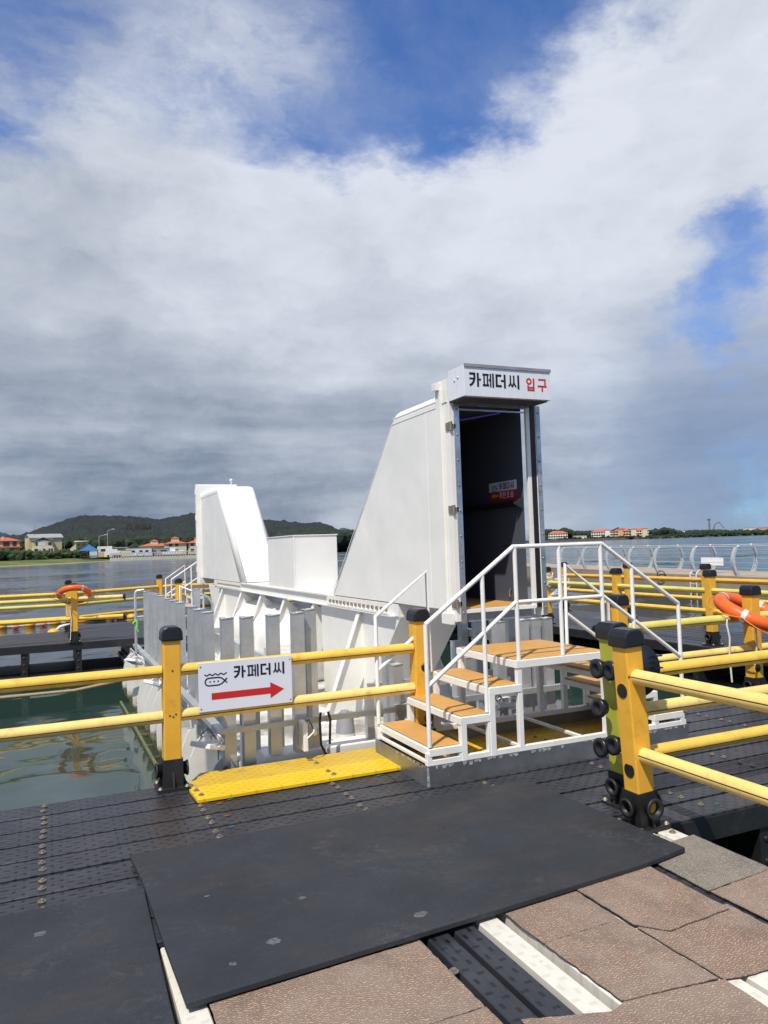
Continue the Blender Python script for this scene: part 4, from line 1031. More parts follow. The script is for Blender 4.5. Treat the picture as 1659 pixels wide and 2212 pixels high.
# dark lining, its floor and a real opening
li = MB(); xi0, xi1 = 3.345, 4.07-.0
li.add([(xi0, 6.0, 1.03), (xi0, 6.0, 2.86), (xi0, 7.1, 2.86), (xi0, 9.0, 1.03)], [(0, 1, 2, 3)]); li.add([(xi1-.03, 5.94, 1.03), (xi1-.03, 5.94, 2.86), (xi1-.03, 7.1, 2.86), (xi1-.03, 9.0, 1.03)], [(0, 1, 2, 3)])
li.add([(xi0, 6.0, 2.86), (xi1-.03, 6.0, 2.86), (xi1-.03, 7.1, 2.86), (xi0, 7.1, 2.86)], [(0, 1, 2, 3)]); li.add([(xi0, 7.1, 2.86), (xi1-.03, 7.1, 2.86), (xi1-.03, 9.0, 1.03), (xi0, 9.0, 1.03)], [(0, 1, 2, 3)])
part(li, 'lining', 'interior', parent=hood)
part(MB().box((xi0, 5.97, 1.016), (xi1-.03, 7.25, 1.030)), 'tread', 'tread', parent=hood)
part(MB().tube([(3.98, 6.2, 2.835), (3.76, 6.75, 2.835)], .007, 8), 'uv_tube', 'uv_tube', parent=hood)
# handrail inside on the right wall
part(MB().bar((4.03, 5.98, 1.955), (4.0, 7.3, 1.955), .05, .05).add([(4.035, 5.955, 1.90), (4.035, 5.955, 2.02), (3.95, 5.99, 1.96), (4.035, 6.03, 1.93)], [(0, 1, 2), (0, 2, 3), (1, 2, 3), (0, 1, 3)]), 'inner_handrail', 'black_plastic', parent=hood)
part(MB().tube([(4.03, 6.2, 1.16), (4.015, 6.21, 1.13), (4.03, 6.22, 1.08)], .008, 6), 'latch', 'strip_steel', parent=hood)
# door frame
fr = MB(); fr.box((3.263, 5.90, .915), (3.318, 6.04, 2.86)); fr.box((3.318, 5.90, .915), (3.345, 6.04, 2.86)); fr.box((3.255, 5.93, 2.86), (4.20, 6.075, 3.066))
fr.box((4.073, 5.905, .99), (4.114, 5.935, 2.86)); fr.box((4.17, 5.90, .915), (4.221, 6.04, 2.86)); 
fr.box((3.20, 6.02, 2.98), (3.262, 6.10, 3.05)); fr.box((3.235, 6.015, .90), (3.262, 6.10, 3.0))
part(fr, 'door_frame', 'white_paint', .003, hood)
part(MB().box((3.345, 5.93, .905), (4.072, 6.04, .985)), 'sill_beam', 'vent_grey', parent=hood); part(MB().box((3.345, 5.90, .985), (4.10, 5.97, 1.014)), 'sill', 'white_paint', parent=hood)
st = MB(); st.box((3.306, 5.893, .90), (3.360, 5.8985, 2.855)); st.box((3.3475, 5.8985, .90), (3.360, 5.93, 2.855)); st.box((4.174, 5.893, .92), (4.222, 5.8985, 2.855)); part(st, 'steel_strip', 'strip_steel', parent=hood)
part(MB().box((4.116, 5.902, .99), (4.168, 5.94, 2.86)), 'rubber_seal', 'rubber_seal', .006, hood)
part(MB().box((3.345, 5.90, 2.825), (4.11, 5.93, 2.845)).box((3.345, 5.92, 2.79), (4.11, 5.94, 2.805)), 'top_rail', 'strip_steel', parent=hood)
for xx in (3.333, 4.198):
    for k in range(9): part(MB().lathe([(0, -.006), (.009, -.006), (.011, 0)], (xx, 5.892, .99+k*.225), 8, 'y'), 'bolt', 'bolt_steel', parent=hood)
for zz in (2.64, 1.90, 1.07):
    part(MB().tube([(3.27, 5.893, zz-.04), (3.27, 5.893, zz+.04)], .016, 8).box((3.258, 5.893, zz-.02), (3.32, 5.905, zz+.02)).box((3.253, 5.90, zz-.035), (3.262, 5.96, zz+.035)), 'hinge', 'bolt_steel', parent=hood)
part(MB().box((3.226, 5.93, .892), (3.2585, 6.11, .985)), 'frame_foot', 'white_paint', parent=hood)
# header box with lettering
hb = part(MB().box((3.263, 5.613, 2.857), (4.15, 5.90, 3.125)), 'header_box', 'sign_clad', .002, V)
part(MB().box((3.268, 5.66, 2.849), (4.145, 5.895, 2.856)), 'header_soffit', 'interior', parent=hb)
part(MB().box((3.263, 5.604, 3.108), (4.155, 5.612, 3.134)), 'header_trim', 'vent_grey', parent=hb)
for p in ((5.72, 3.035), (5.78, 3.02)): part(MB().lathe([(0, -.004), (.012, -.004), (.012, 0)], (3.262, *p), 8, 'x'), 'rivet', 'lamp_white', parent=hb)
T2 = lambda u, v, z: (3.263+u, 5.6125-.0006-z, 2.857+v)
tx = MB(); text(tx, ['ka', 'pe', 'deo', 'ssi'], T2, .050, .085, .118, .1145, .0165); part(tx, 'lettering', 'ink', parent=hb)
tx = MB(); text(tx, ['ip', 'gu'], T2, .628, .075, .112, .098, .022); part(tx, 'lettering', 'sign_red', parent=hb)
# far tower (mirror image)
hood2 = tower(17.93, 16.04, 13.99)
fr = MB(); fr.box((3.20, 17.93, .87), (4.12, 17.99, 3.15)); fr.box((3.17, 17.99, .87), (4.14, 18.13, 3.18)); part(fr, 'door_frame', 'white_paint', .004, hood2)
part(MB().bar((X0-.001, 16.0, 2.84), (X0-.001, 17.9, 2.84), .008, .008), 'weld_seam', 'white_rail', parent=hood2)
part(MB().tube([(3.60, 16.2, 2.97), (3.60, 16.2, 3.10)], .012, 8).lathe([(0, -.01), (.035, -.01), (.035, .01), (0, .01)], (3.60, 16.2, 3.11), 12, 'y'), 'lifting_eye', 'white_rail', parent=hood2)
for zz in (3.0, 2.4, 1.8, 1.2): part(MB().box((3.15, 18.0, zz-.06), (3.20, 18.06, zz+.06)), 'hinge', 'white_rail', parent=hood2)
# deck box between the towers
bx_ = part(MB().box((X0, 10.68, 1.0), (3.93, 12.12, 1.79)), 'deck_box', 'white_paint', .004)
part(MB().box((X0-.012, 10.668, 1.79), (3.942, 12.132, 1.803)), 'lid', 'white_rail', parent=bx_)
part(MB().box((X0-.006, 10.674, 1.0), (X0+.012, 10.692, 1.789)), 'corner_seam', 'white_rail', parent=bx_)
# spine plate and flanges
part(MB().box((X0+.002, 7.13, .872), (4.0, 16.6, 1.0)), 'top_plate', 'white_paint', .004)
part(MB().box((X0-.03, 9.3, .992), (X0+.03, 14.0, 1.012)).box((X0-.05, 7.2, .868), (X0, 16.1, .880)), 'edge_flange', 'white_paint')
def flange(y0, y1, n):
    m_ = MB().box((X0-.045, y0, .885), (X0-.001, y1, .905)).box((X0-.012, y0, .905), (X0-.001, y1, 1.0)); f = part(m_, 'bolt_flange', 'white_paint')
    for i in range(n):
        y = y0+.08+(y1-y0-.16)*i/(n-1); part(MB().box((X0-.032, y-.018, .917), (X0-.013, y+.018, .955)), 'flange_bolt', 'bolt_steel', parent=f)
flange(7.30, 9.20, 15); flange(14.0, 16.1, 14)
# trunks under the towers (raked at the bow) and pressure hull
part(MB().prism([(7.11, .87), (8.32, -.35), (9.55, -.35), (9.60, .87)], 'x', X0+.02, 4.0), 'trunk', 'white_paint', .004)
part(MB().prism([(14.0, .87), (13.9, -.35), (16.2, -.35), (17.3, .87)], 'x', X0+.02, 4.0), 'trunk', 'white_paint', .004)
ph = []
for i in range(9): a = math.pi/2*i/8; ph.append((.60*math.sin(a), 10.55+.60*(1-math.cos(a))))
ph += [(.60, 13.2), (.60, 13.95)]
part(MB().lathe([(max(r_, .001), y) for r_, y in ph], (3.60, 0, .10), 28, 'y'), 'pressure_hull', 'white_paint')
part(MB().lathe([(.602, 11.95), (.63, 11.95), (.63, 12.03), (.602, 12.03)], (3.60, 0, .10), 28, 'y', False), 'hull_ring', 'white_paint')
for i, y in enumerate((8.17, 9.79, 11.18, 12.56, 13.96, 15.61)):
    for s in (-1, 1):
        def X(x): return x if s < 0 else 7.26-x
        zl_ = -.35
        m_ = MB().prism([(X(3.262), .868), (X(3.44), .70), (X(3.44), .44), (X(3.06), zl_), (X(2.80), zl_)], 'y', y-.006, y+.006)
        m_.bar((X(3.250), y, .868), (X(2.787), y, zl_), .09, .012, upv=(-1*s*-1, 0, .4))
        m_.box((min(X(2.72), X(3.0)), y-.09, zl_), (max(X(2.72), X(3.0)), y+.09, zl_+.02))
        part(m_, 'stiffener', 'white_paint', .002)
# decks, pontoons and coaming
dk = part(MB().box((1.36, 5.80, -.42), (4.30, 7.9, -.35)).box((1.36, 7.9, -.42), (5.2, 16.9, -.35)), 'deck', 'white_deck')
part(MB().prism([(1.24, -.15), (1.34, -.12), (1.47, .055), (4.22, .055), (4.22, -.45), (1.24, -.45)], 'y', 5.70, 5.92), 'coaming', 'white_paint', .01)
part(MB().box((2.93, 10.7, -.35), (3.22, 16.4, .03)), 'ballast_tank', 'galvanised', .006)
part(MB().prism([(1.30, -.40), (1.40, -1.1), (2.2, -1.3), (2.5, -.42)], 'y', 5.72, 16.9), 'pontoon', 'white_hull', .01)
part(MB().prism([(5.1, -.42), (5.1, -1.1), (4.4, -1.3), (4.2, -.42)], 'y', 7.9, 16.9), 'pontoon', 'white_hull', .01)
part(MB().box((3.0, 8.3, -1.3), (4.3, 16.5, -.42)), 'keel_box', 'white_hull')
# curved white gussets along the left side, algae covered ledge at the waterline
gp = [(1.175, .06), (1.125, .01), (1.07, -.12), (1.035, -.30), (1.04, -.47), (1.08, -.60), (1.175, -.69), (1.30, -.69), (1.30, .02)]
for y in (5.83, 6.62, 7.03, 7.62, 8.14, 8.55, 9.12, 9.62, 10.02, 10.5, 11.1, 11.9, 12.7):
    part(MB().prism(gp, 'y', y-.010, y+.010), 'gusset', 'white_hull')
part(MB().box((1.275, 5.80, -.66), (1.30, 14.0, -.02)), 'side_plate', 'galvanised')
part(MB().box((1.28, 5.75, -.74), (1.52, 14.5, -.66)), 'ledge', 'algae')
lg = MB().bar((1.30, 5.85, -.66), (1.24, 13.6, -.66), .03, .03)
part(lg, 'ledge_rail', 'algae_rail')
for y in (6.6, 7.2, 7.8, 8.4, 9.0, 9.6, 10.2, 10.8): part(MB().bar((1.0, y, -.688), (1.42, y-.03, -.675), .05, .03), 'ledge_bracket', 'algae')
part(MB().bar((1.06, 5.9, -.672), (1.0, 12.6, -.672), .03, .03), 'ledge_rail', 'algae_rail')
# galvanised guard fence
gpost = {}
def gpost_obj(x, y, z0=-.06, z1=1.10, w=.088, rz=0):
    key = (round(z1-z0, 2), w)
    if key not in gpost:
        h = z1-z0; m_ = MB().box((-w/2, -w/2, 0), (w/2, w/2, h))
        m_.slot(1).tube([(-w/2, -w/2, h), (w/2, -w/2, h+.002), (w/2, w/2, h), (-w/2, w/2, h), (-w/2, -w/2, h)], .006, 5)
        gpost[key] = m_.mesh('guard_post', ['galvanised', 'weld_silver'])
    o = bpy.data.objects.new('guard_post', gpost[key]); C.objects.link(o); o.parent = V; o.location = Vector((x, y, z0))-Vector(VO)
    o.rotation_euler = (random.uniform(-.004, .004), random.uniform(-.004, .004), random.uniform(-.015, .015)); return o
gpost_obj(1.22, 5.745, -.40); gpost_obj(1.36, 5.73, -.03); gpost_obj(1.562, 5.73, .05); gpost_obj(1.757, 5.73, .055); gpost_obj(1.878, 5.79, .055, 1.12)
gpost_obj(2.37, 5.80, .055, .415, .06)
for y in (6.48, 6.87, 7.28, 7.98, 8.39, 8.78, 9.47, 9.88, 10.18, 10.78, 12.0, 12.4, 12.8, 13.6, 14.0): 
    if y < 11: gpost_obj(1.22, y, -.62, 1.095)
for y in (6.1, 6.68, 7.08, 7.6): gpost_obj(1.42, y, -.35, .35, .07)
for x, h in ((1.47, .45), (1.66, .4)): gpost_obj(x, 5.98, -.35, h, .07)
for x in (1.87,): gpost_obj(x, 10.80, -.35, 1.09)
for x in (2.62, 2.86, 3.3, 3.62, 3.87, 3.99, 4.12): gpost_obj(x, 5.80, .055, .90 if x > 3.3 else .62)
for y in (6.22, 6.60, 6.88, 7.24, 7.55): gpost_obj(4.25, y, -.35, .93)
for x, y in ((2.75, 6.25), (3.05, 6.3), (3.45, 6.25), (3.7, 6.3)): gpost_obj(x, y, -.35, .70)
bm_ = MB(); bm_.box((1.265, 5.80, .455), (1.335, 11.0, .525)); part(bm_, 'inner_beam', 'galvanised')
part(MB().box((1.18, 10.85, .455), (2.2, 10.92, .525)), 'inner_beam', 'galvanised')
part(MB().box((4.295, 5.85, .56), (4.36, 7.7, .64)), 'inner_beam', 'galvanised')
part(MB().box((2.6, 6.35, .30), (4.2, 6.40, .38)), 'inner_beam', 'galvanised')
an = MB(); an.box((1.11, 5.665, .262), (1.1165, 11.7, .302)); an.box((1.1165, 5.701, .296), (1.175, 11.7, .302)); an.box((1.1165, 5.665, .262), (2.34, 5.6715, .302)); an.box((1.1165, 5.6715, .296), (2.34, 5.70, .302))
part(an, 'angle_rail', 'galvanised')
part(MB().box((2.55, 5.70, .262), (4.28, 5.7065, .31)).box((2.55, 5.7065, .304), (4.28, 5.75, .31)).box((2.34, 5.665, .262), (2.55, 5.70, .302)), 'angle_rail', 'galvanised')
part(MB().tube([(1.08, 10.95, .3), (1.08, 10.95, 1.07), (1.10, 10.95, 1.10), (1.2, 10.95, 1.11)], .018, 8).tube([(1.08, 10.95, .05), (1.08, 10.95, .3)], .018, 8), 'grab_rail', 'galvanised')
part(MB().tube([(1.72, 11.2, .3), (1.72, 11.2, 1.12), (2.1, 11.15, .95), (2.16, 11.15, .85), (2.16, 11.15, .2)], .02, 8), 'grab_rail', 'galvanised')
# small deck fittings
part(MB().lathe([(.0, .34), (.04, .335), (.07, .30), (.085, .24), (.095, .12)], (2.66, 7.15, -.34), 16).slot(1).lathe([(.095, .12), (.105, 0), (.17, 0)], (2.66, 7.15, -.34), 16), 'vent_pipe', ['vent_grey', 'vent_cream'])
part(MB().lathe([(0, .012), (.38, .012), (.39, 0)], (2.60, 7.20, -.348), 28), 'deck_plate', 'white_paint')
part(MB().tube([(2.0+.32*math.cos(a), 6.55+.25*math.sin(a), -.33) for a in [R(160+i*20) for i in range(12)]] + [(2.7, 6.25, -.33)], .018, 8), 'hose_loop', 'hose')

# things standing or hung on the vessel
ac = empty('air_conditioner', (2.80, 9.6, -.35), label='cream outdoor air conditioner unit on the vessel deck behind the fence', cat='air conditioner')
MB().box((-.20, -.42, .04), (.20, .42, .68)).build('casing', 'ac_cream', ac, bevel=.02); MB().lathe([(0, -.004), (.22, -.004), (.22, .002)], (-.2, .05, .36), 24, 'x').build('fan_grille', 'vent_grey', ac)
MB().lathe([(0, -.003), (.03, -.003), (.03, .001)], (.02, -.42, .52), 12, 'y').build('red_badge', 'sign_red', ac); MB().box((-.18, -.4, 0), (.18, -.34, .04)).build('foot', 'vent_grey', ac)
def floodlight(p, rz, tilt, lab, up=False):
    o = empty('floodlight', p, rz, label=lab, cat='floodlight', group='white floodlights along the angle rail')
    M_ = Matrix.Rotation(tilt, 4, 'X') @ (Matrix.Rotation(R(90), 4, 'Y') if up else Matrix.Identity(4))
    MB().box((-.105, -.018, -.075), (.105, .018, .075), M_).build('housing', 'lamp_white', o, bevel=.006)
    MB().box((-.085, -.0195, -.057), (.085, -.0185, .057), M_).build('lens', 'lamp_glass', o)
    MB().tube([(-.112, 0, 0), (-.112, .05, .04), (-.03, .08, .06), (.03, .08, .06), (.112, .05, .04), (.112, 0, 0)], .006, 6).build('bracket', 'lamp_white', o)
    MB().lathe([(0, .1), (.03, .1), (.035, .07)], (0, 0, .02), 12, 'y').build('junction_box', 'lamp_white', o)
    MB().tube([(0, .08, .03), (-.06, .06, .10), (-.10, .04, .07), (-.09, .01, .04)], .004, 5).build('cable', 'hose', o)
    return o
floodlight((1.03, 5.60, .215), R(-60), R(75), 'white floodlight facing down at the left front corner of the fence')
floodlight((1.03, 6.72, .19), R(-50), R(10), 'white floodlight seen below the left end of the arrow sign')
floodlight((1.02, 8.55, .21), R(-70), R(65), 'white floodlight half behind the nearest left yellow post')
floodlight((1.02, 10.6, .19), R(-60), R(60), 'farthest white floodlight on the left side of the fence')
floodlight((1.74, 5.58, .20), R(-94), R(0), 'upright white floodlight on the front fence beside the yellow plank', True)
floodlight((3.575, 5.62, .20), R(-10), R(70), 'white floodlight facing down, seen through the white stairs')
# black hose at the front fence
tag(MB().tube([(1.90, 5.64, .34), (1.885, 5.62, .28), (1.89, 5.62, .10), (1.93, 5.62, .02)], .010, 8).tube([(1.96, 5.64, .34), (1.97, 5.62, .28), (1.96, 5.62, .10)], .010, 8).build('black_hose', 'hose'), 'black hose hanging at the front fence left of the stairs', 'hose')
tag(MB().tube([(1.17, 5.63, .03), (1.12, 5.66, -.05), (1.09, 5.72, -.2), (1.08, 5.8, -.5)], .022, 8).build('fender_hose', 'hose'), 'black hose going down at the corner of the yellow planks', 'hose')

# ------------------------------------------------------------------ sign inside the doorway (right wall)
wsn = empty('step_warning_sign', (4.036, 6.53, 2.02), label='small white and red step warning sign with yellow arrow inside the dark doorway', cat='sign')
T3 = lambda u, v, z: (-.0035 - z, -u, v)
Wd = .485
MB().box((-.003, -Wd, .075), (0, 0, .165)).build('panel', 'sign_white', wsn); MB().box((-.003, -Wd+.01, -.02), (0, 0, .0749)).build('red_panel', 'sign_red', wsn)
tx = MB(); text(tx, ['ka', 'pe', 'deo', 'ssi'], T3, .185, .09, .060, .056, .012); logo(tx, T3, .055, .083, .10, t=.06); tx.build('lettering', 'ink', wsn)
tx = MB(); text(tx, ['gye', 'dan', 'jo', 'sim'], T3, .185, .004, .058, .052, .014); tx.build('lettering', 'sign_white', wsn)
tx = MB(); tx.add([T3(u, v, .0005) for u, v in ((.165,.022),(.165,.044),(.09,.044),(.09,.058),(.04,.033),(.09,.008),(.09,.022))], [(0,1,2,6),(3,4,5)]); tx.build('arrow', 'sign_yellow', wsn)

# ------------------------------------------------------------------ white stairs over the walkway edge
def staircase(loc, scale_z, lab, full=True):
    s = empty('steel_staircase', loc, label=lab, cat='stairs'); f = MB(); YA, YB = 0.0, .86; w = .036; z0 = .13
    cnt = [0]
    def B(p, q, ww=w, hh=w): cnt[0] += 1; e = .00045*(cnt[0] % 23); f.bar(p, q, ww+e, hh+e)
    Xs = [.03, .30, .52, .75, 1.51, 1.745, 1.975, 2.235]; Zs = [.245, .425, .60, .765]
    for y in (YA+.02, YB-.02):
        B((0.0, y, z0+.018), (2.27, y, z0+.018))
        for x, zt in ((.02, Zs[0]), (.265, Zs[0]), (.27+.225, Zs[1]), (.75, Zs[3]), (1.50, Zs[3]), (1.745, Zs[2]), (1.975, Zs[1]), (2.235, Zs[0])):
            B((x, y, z0), (x, y, zt-.03))
    for x, zt in ((.265, Zs[1]), (.495, Zs[2])):
        for y in (YA+.02, YB-.02): B((x+.02, y, z0), (x+.02, y, zt-.03))
    for x in (.02, .30, .77, 1.30, 2.24): B((x, YA+.022, z0+.0175), (x, YB-.022, z0+.0175), w-.014, w-.014)
    # gussets under treads
    treads = [(.03, .275, Zs[0]), (.27, .505, Zs[1]), (.505, .75, Zs[2]), (.735, 1.52, Zs[3]), (1.50, 1.755, Zs[2]), (1.735, 1.985, Zs[1]), (1.965, 2.235, Zs[0])]
    for a, b, z in treads:
        for y in (YA+.018, YB-.018): B((a-.012, y, z-.030), (b+.008, y, z-.030), .037, .046)
        B((a+.004, YA+.024, z-.031), (a+.004, YB-.024, z-.031), .026, .042); B((b-.004, YA+.024, z-.031), (b-.004, YB-.024, z-.031), .026, .042)
    for i in range(2): pass
    f.build('frame', 'white_rail', s, bevel=.0025, seg=1)
    for a, b, z in treads:
        MB().box((a+.008, YA+.022, z-.004), (b-.008, YB-.022, z+.004)).build('tread', 'tread', s, bevel=.002, seg=1)
    sk = MB(); sk.box((-.005, -.004, 0), (2.275, .0, z0)); sk.box((-.005, YB, 0), (2.275, YB+.004, z0)); sk.box((-.009, -.004, 0), (-.005, YB+.004, z0)); sk.box((2.275, -.004, 0), (2.279, YB+.004, z0))
    sk.build('skirt', 'steel_skirt', s)
    wl = MB(); 
    for i in range(46):
        x = random.uniform(-.01, 2.26); L_ = random.uniform(.015, .05); zz = z0 - random.uniform(-.004, .012)
        yy_ = -.0215-.00006*i; wl.add([(x, yy_, zz+.01), (x+L_, yy_, zz+.008), (x+L_*.9, yy_, zz-random.uniform(.006, .02)), (x+L_*.2, yy_, zz-random.uniform(.004, .022))], [(0, 1, 2, 3)])
    for i in range(10):
        y = random.uniform(.02, .8); L_ = random.uniform(.02, .06); wl.add([(-.0102, y, z0+.004), (-.0102, y+L_, z0+.004), (-.0102, y+L_*.8, z0-.014), (-.0102, y+.1*L_, z0-.01)], [(0, 1, 2, 3)])
    wl.add([(-.0095, -.0056, 0), (.012, -.0056, 0), (.006, -.0056, z0), (-.0095, -.0056, z0)], [(0, 1, 2, 3)])
    wl.v = [Vector((v.x, -.0055 + (v.y+.0215) if v.y < -.02 else v.y, min(v.z, z0-.0005))) for v in wl.v]
    tag(wl.build('weld_bead', 'weld_silver', s), kind='stuff')
    r = .0165
    for y, front in ((YA+.02, True), (YB-.02, False)):
        h = MB()
        if front:
            h.tube([(.03, y, 1.063), (.748, y, 1.565), (1.532, y, 1.565), (2.262, y, 1.073)], r, 10)
            h.tube([(.03, y, .648), (.752, y, 1.171), (1.528, y, 1.172), (2.255, y, .66)], r*.92, 10)
            for x, zt, zb in ((.03, 1.063, .25), (.484, 1.372, .43), (.76, 1.56, .765), (1.14, 1.56, .765), (1.52, 1.56, .765), (1.81, 1.372, .43), (2.262, 1.07, .25)): h.tube([(x, y, zt), (x, y, zb)], r*.95, 10)
        else:
            for sx in (1, -1):
                q = lambda x: x if sx > 0 else 2.27-x
                h = MB(); h.tube([(q(.015), y, .25), (q(.015), y, 1.06), (q(.462), y, 1.387), (q(.475), y, .60)], r, 10); h.tube([(q(.015), y, .646), (q(.462), y, .965)], r*.92, 10)
                h.build('handrail', 'white_rail', s)
        if front: h.build('handrail', 'white_rail', s)
    s.scale = (1, 1, scale_z)
    return s
staircase((2.282, 4.597, 0), 1.0, 'white steel stairs over the walkway edge with orange treads at the entrance')
s2 = staircase((2.57, 18.17, 0), .93, 'far white stairs with orange treads left of the distant tower')

# ------------------------------------------------------------------ lifebuoys, ropes, floats
def lifebuoy(c, R_, r_, nrm_, lab):
    o = empty('lifebuoy', c, label=lab, cat='lifebuoy', group='orange lifebuoys on the railings')
    q = Vector((0, 0, 1)).rotation_difference(Vector(nrm_).normalized()); o.rotation_mode = 'QUATERNION'; o.rotation_quaternion = q
    N = 40; pts = [(R_*math.cos(2*math.pi*i/N), R_*math.sin(2*math.pi*i/N), 0) for i in range(N)]
    MB().tube(pts, r_, 14, closed=True).build('ring', 'orange_ring', o)
    for k in range(4):
        a0 = k*math.pi/2 + .5; ps = [(R_*math.cos(a0+t), R_*math.sin(a0+t), 0) for t in (-.07, 0, .07)]
        MB().tube(ps, r_+.003, 14, caps=False).build('reflective_band', 'tape', o)
    rp = []
    for i in range(64):
        a = 2*math.pi*i/64; w = abs(math.sin(2*(a-.5))); rp.append(((R_+r_+.005+.07*w)*math.cos(a), (R_+r_+.005+.07*w)*math.sin(a), -.05*w))
    MB().tube(rp, .006, 5, closed=True).build('grab_line', 'rope_orange', o)
    return o
lifebuoy((.435, 15.50, .885), .265, .056, (0, .60, 1), 'orange lifebuoy hung round the yellow post on the left far walkway')
lifebuoy((6.30, 5.44, .835), .30, .066, (.16, -.42, 1), 'orange lifebuoy hung round the yellow post at the right edge')
def rope(name, pts, r, mt, lab): return tag(MB().tube(pts, r, 6).build(name, mt), lab, 'rope')
rope('white_rope', [(5.92, 5.39, .83), (5.90, 5.39, .75), (5.93, 5.39, .62), (5.915, 5.39, .45), (5.93, 5.39, .2)], .009, 'rope_white', 'white rope hanging left of the right lifebuoy')
rope('white_rope', [(6.14, 5.28, .80), (6.15, 5.28, .70), (6.17, 5.29, .55), (6.16, 5.32, .35)], .009, 'rope_white', 'white rope hanging below the right lifebuoy')
cl = MB(); 
for k in range(9):
    ph_ = random.random()*6; cl.tube([(5.78+.10*math.cos(R(i*30)+ph_*.1)+random.uniform(-.01, .01), 5.35+random.uniform(-.02, .02), .10+.045*math.sin(R(i*30))+k*.004) for i in range(12)], .008, 5, closed=True)
tag(cl.build('rope_coil', 'rope_white'), 'bundle of coiled white rope under the right lifebuoy', 'rope')
cl = MB()
for k in range(8): cl.tube([(8.82+.10*math.cos(R(i*36)), 12.26+.08*math.sin(R(i*36)), .80+.03*k-.06+random.uniform(-.03, .03)) for i in range(10)], .010, 5, closed=True)
for k in range(3): cl.tube([(8.82+.1, 12.2, .85), (8.82+.25+.05*k, 12.0, .95-.1*k), (8.82+.12, 11.9, .8-.08*k), (8.72, 12.1, .55)], .009, 5)
tag(cl.build('rope_coil', 'rope_white'), 'white rope knotted round the yellow post right of the doorway', 'rope')
cl = MB()
cl.tube([(.40, 15.42, .75), (.36, 15.42, .6), (.38, 15.42, .45), (.36, 15.42, .05)], .008, 5).tube([(.30, 15.42, .72), (.31, 15.42, .55), (.33, 15.42, .50)], .008, 5)
cl.tube([(.12, 15.42, .26), (.18, 15.42, .30), (.26, 15.42, .33), (.36, 15.42, .35)], [.015, .035, .025, .01], 7)
tag(cl.build('white_cloth', 'rope_white'), 'white rag and cord tied below the left lifebuoy', 'rag')
rope('mooring_rope', [(-6, 11.2, -.50), (-3, 11.1, -.34), (-.6, 11.0, -.17), (.3, 11.0, -.17), (.95, 11.0, -.09), (1.15, 11.0, -.02)], .022, 'rope_tan', 'thick tan mooring rope stretched low over the basin water')
# line of floats beyond the far walkway
ln = [(-3.5, 28.3), (-1.46, 28.5), (-.6, 28.6), (.2, 28.8), (1.1, 28.9), (1.93, 29.4), (2.75, 29.2), (4.5, 29.4)]
rope('float_line', [(x, y, WZ+.03) for x, y in ln], .025, 'rope_white', 'pale float line stretched across the open water')
rope('weedy_rope', [(1.25, 28.9, WZ+.03), (1.5, 29.1, WZ+.08), (1.8, 29.3, WZ+.07), (2.0, 29.4, WZ+.13), (2.2, 29.4, WZ+.07), (2.6, 29.2, WZ+.05)], [.03, .09, .10, .16, .10, .05], 'rope_weed', 'rope thick with dark weed hanging on the float line')
fm = MB().lathe([(0, .11), (.09, .10), (.16, .055), (.18, 0), (.16, -.05), (0, -.08)], n=16).mesh('float', 'float_yellow'); fr_ = MB().lathe([(0, .05), (.10, .04), (.14, 0), (0, -.04)], n=14).mesh('float', 'float_red')
for i, (x, y, me, lab) in enumerate([(-1.46, 28.5, fm, 'yellow float on the line, leftmost at the photo edge'), (-.6, 28.6, fm, 'yellow float on the line, second from the left edge'), (.2, 28.8, fm, 'yellow float on the line just left of the lifebuoy post'),
        (1.1, 28.93, fm, 'yellow float on the line at the left end of the weedy rope'), (1.93, 29.4, fm, 'yellow float on the line half sunk behind the weedy rope'), (2.75, 29.2, fm, 'yellow float on the line beside the galvanised fence'),
        (.13, 25.2, fm, 'low yellow float just above the far deck left of the post'), (1.03, 25.4, fm, 'low yellow float just above the far deck right of the post'), (1.88, 25.6, fm, 'low yellow float just above the far deck near the fence'),
        (-1.0, 28.1, fr_, 'faded red float left of the lifebuoy post on the line'), (-.17, 28.4, fr_, 'faded red float nearest the lifebuoy post'), (2.40, 28.9, fr_, 'faded red float at the right end of the weedy rope')]):
    o = bpy.data.objects.new('float', me); C.objects.link(o); o.location = (x, y, WZ+.04); tag(o, lab, 'float', 'floats on the water beyond the far walkway')
rope('green_rope', [(1.04, 10.93, .66), (1.08, 10.93, .70), (1.10, 10.93, .66), (1.09, 10.93, .60), (1.11, 10.93, .55)], .014, 'green_rope', 'bright green rope tied to the far end of the fence')
# floating tan stub etc at the vessel side
# ------------------------------------------------------------------ concrete pier with curved railings
pn = [(19.9, 5.0), (20.4, 12.0), (21.0, 18.0), (21.6, 23.2), (22.9, 28.0), (24.3, 34.5), (27.0, 47.0), (31.0, 66.0)]
pf = [(24.6, 5.0), (24.7, 12.0), (25.0, 18.0), (25.6, 23.2), (26.6, 28.0), (28.0, 34.5), (30.6, 47.0), (34.5, 66.0)]
n = len(pn); ZP = .135
vs = [(x, y, ZP) for x, y in pn] + [(x, y, ZP) for x, y in pf] + [(x, y, -1.2) for x, y in pn] + [(x, y, -1.2) for x, y in pf]
pier = tag(MB().add(vs, [(i, i+1, n+i+1, n+i) for i in range(n-1)] + [(2*n+i, 2*n+i+1, i+1, i) for i in range(n-1)] + [(n+i, n+i+1, 3*n+i+1, 3*n+i) for i in range(n-1)] + [(n-1, 2*n-1, 4*n-1, 3*n-1)]).build('pier', 'concrete'), kind='structure')
cop = MB()
for (a, b) in zip(pn, pn[1:]): cop.bar((a[0]+.13, a[1], ZP+.03), (b[0]+.13, b[1], ZP+.03), .26, .06)
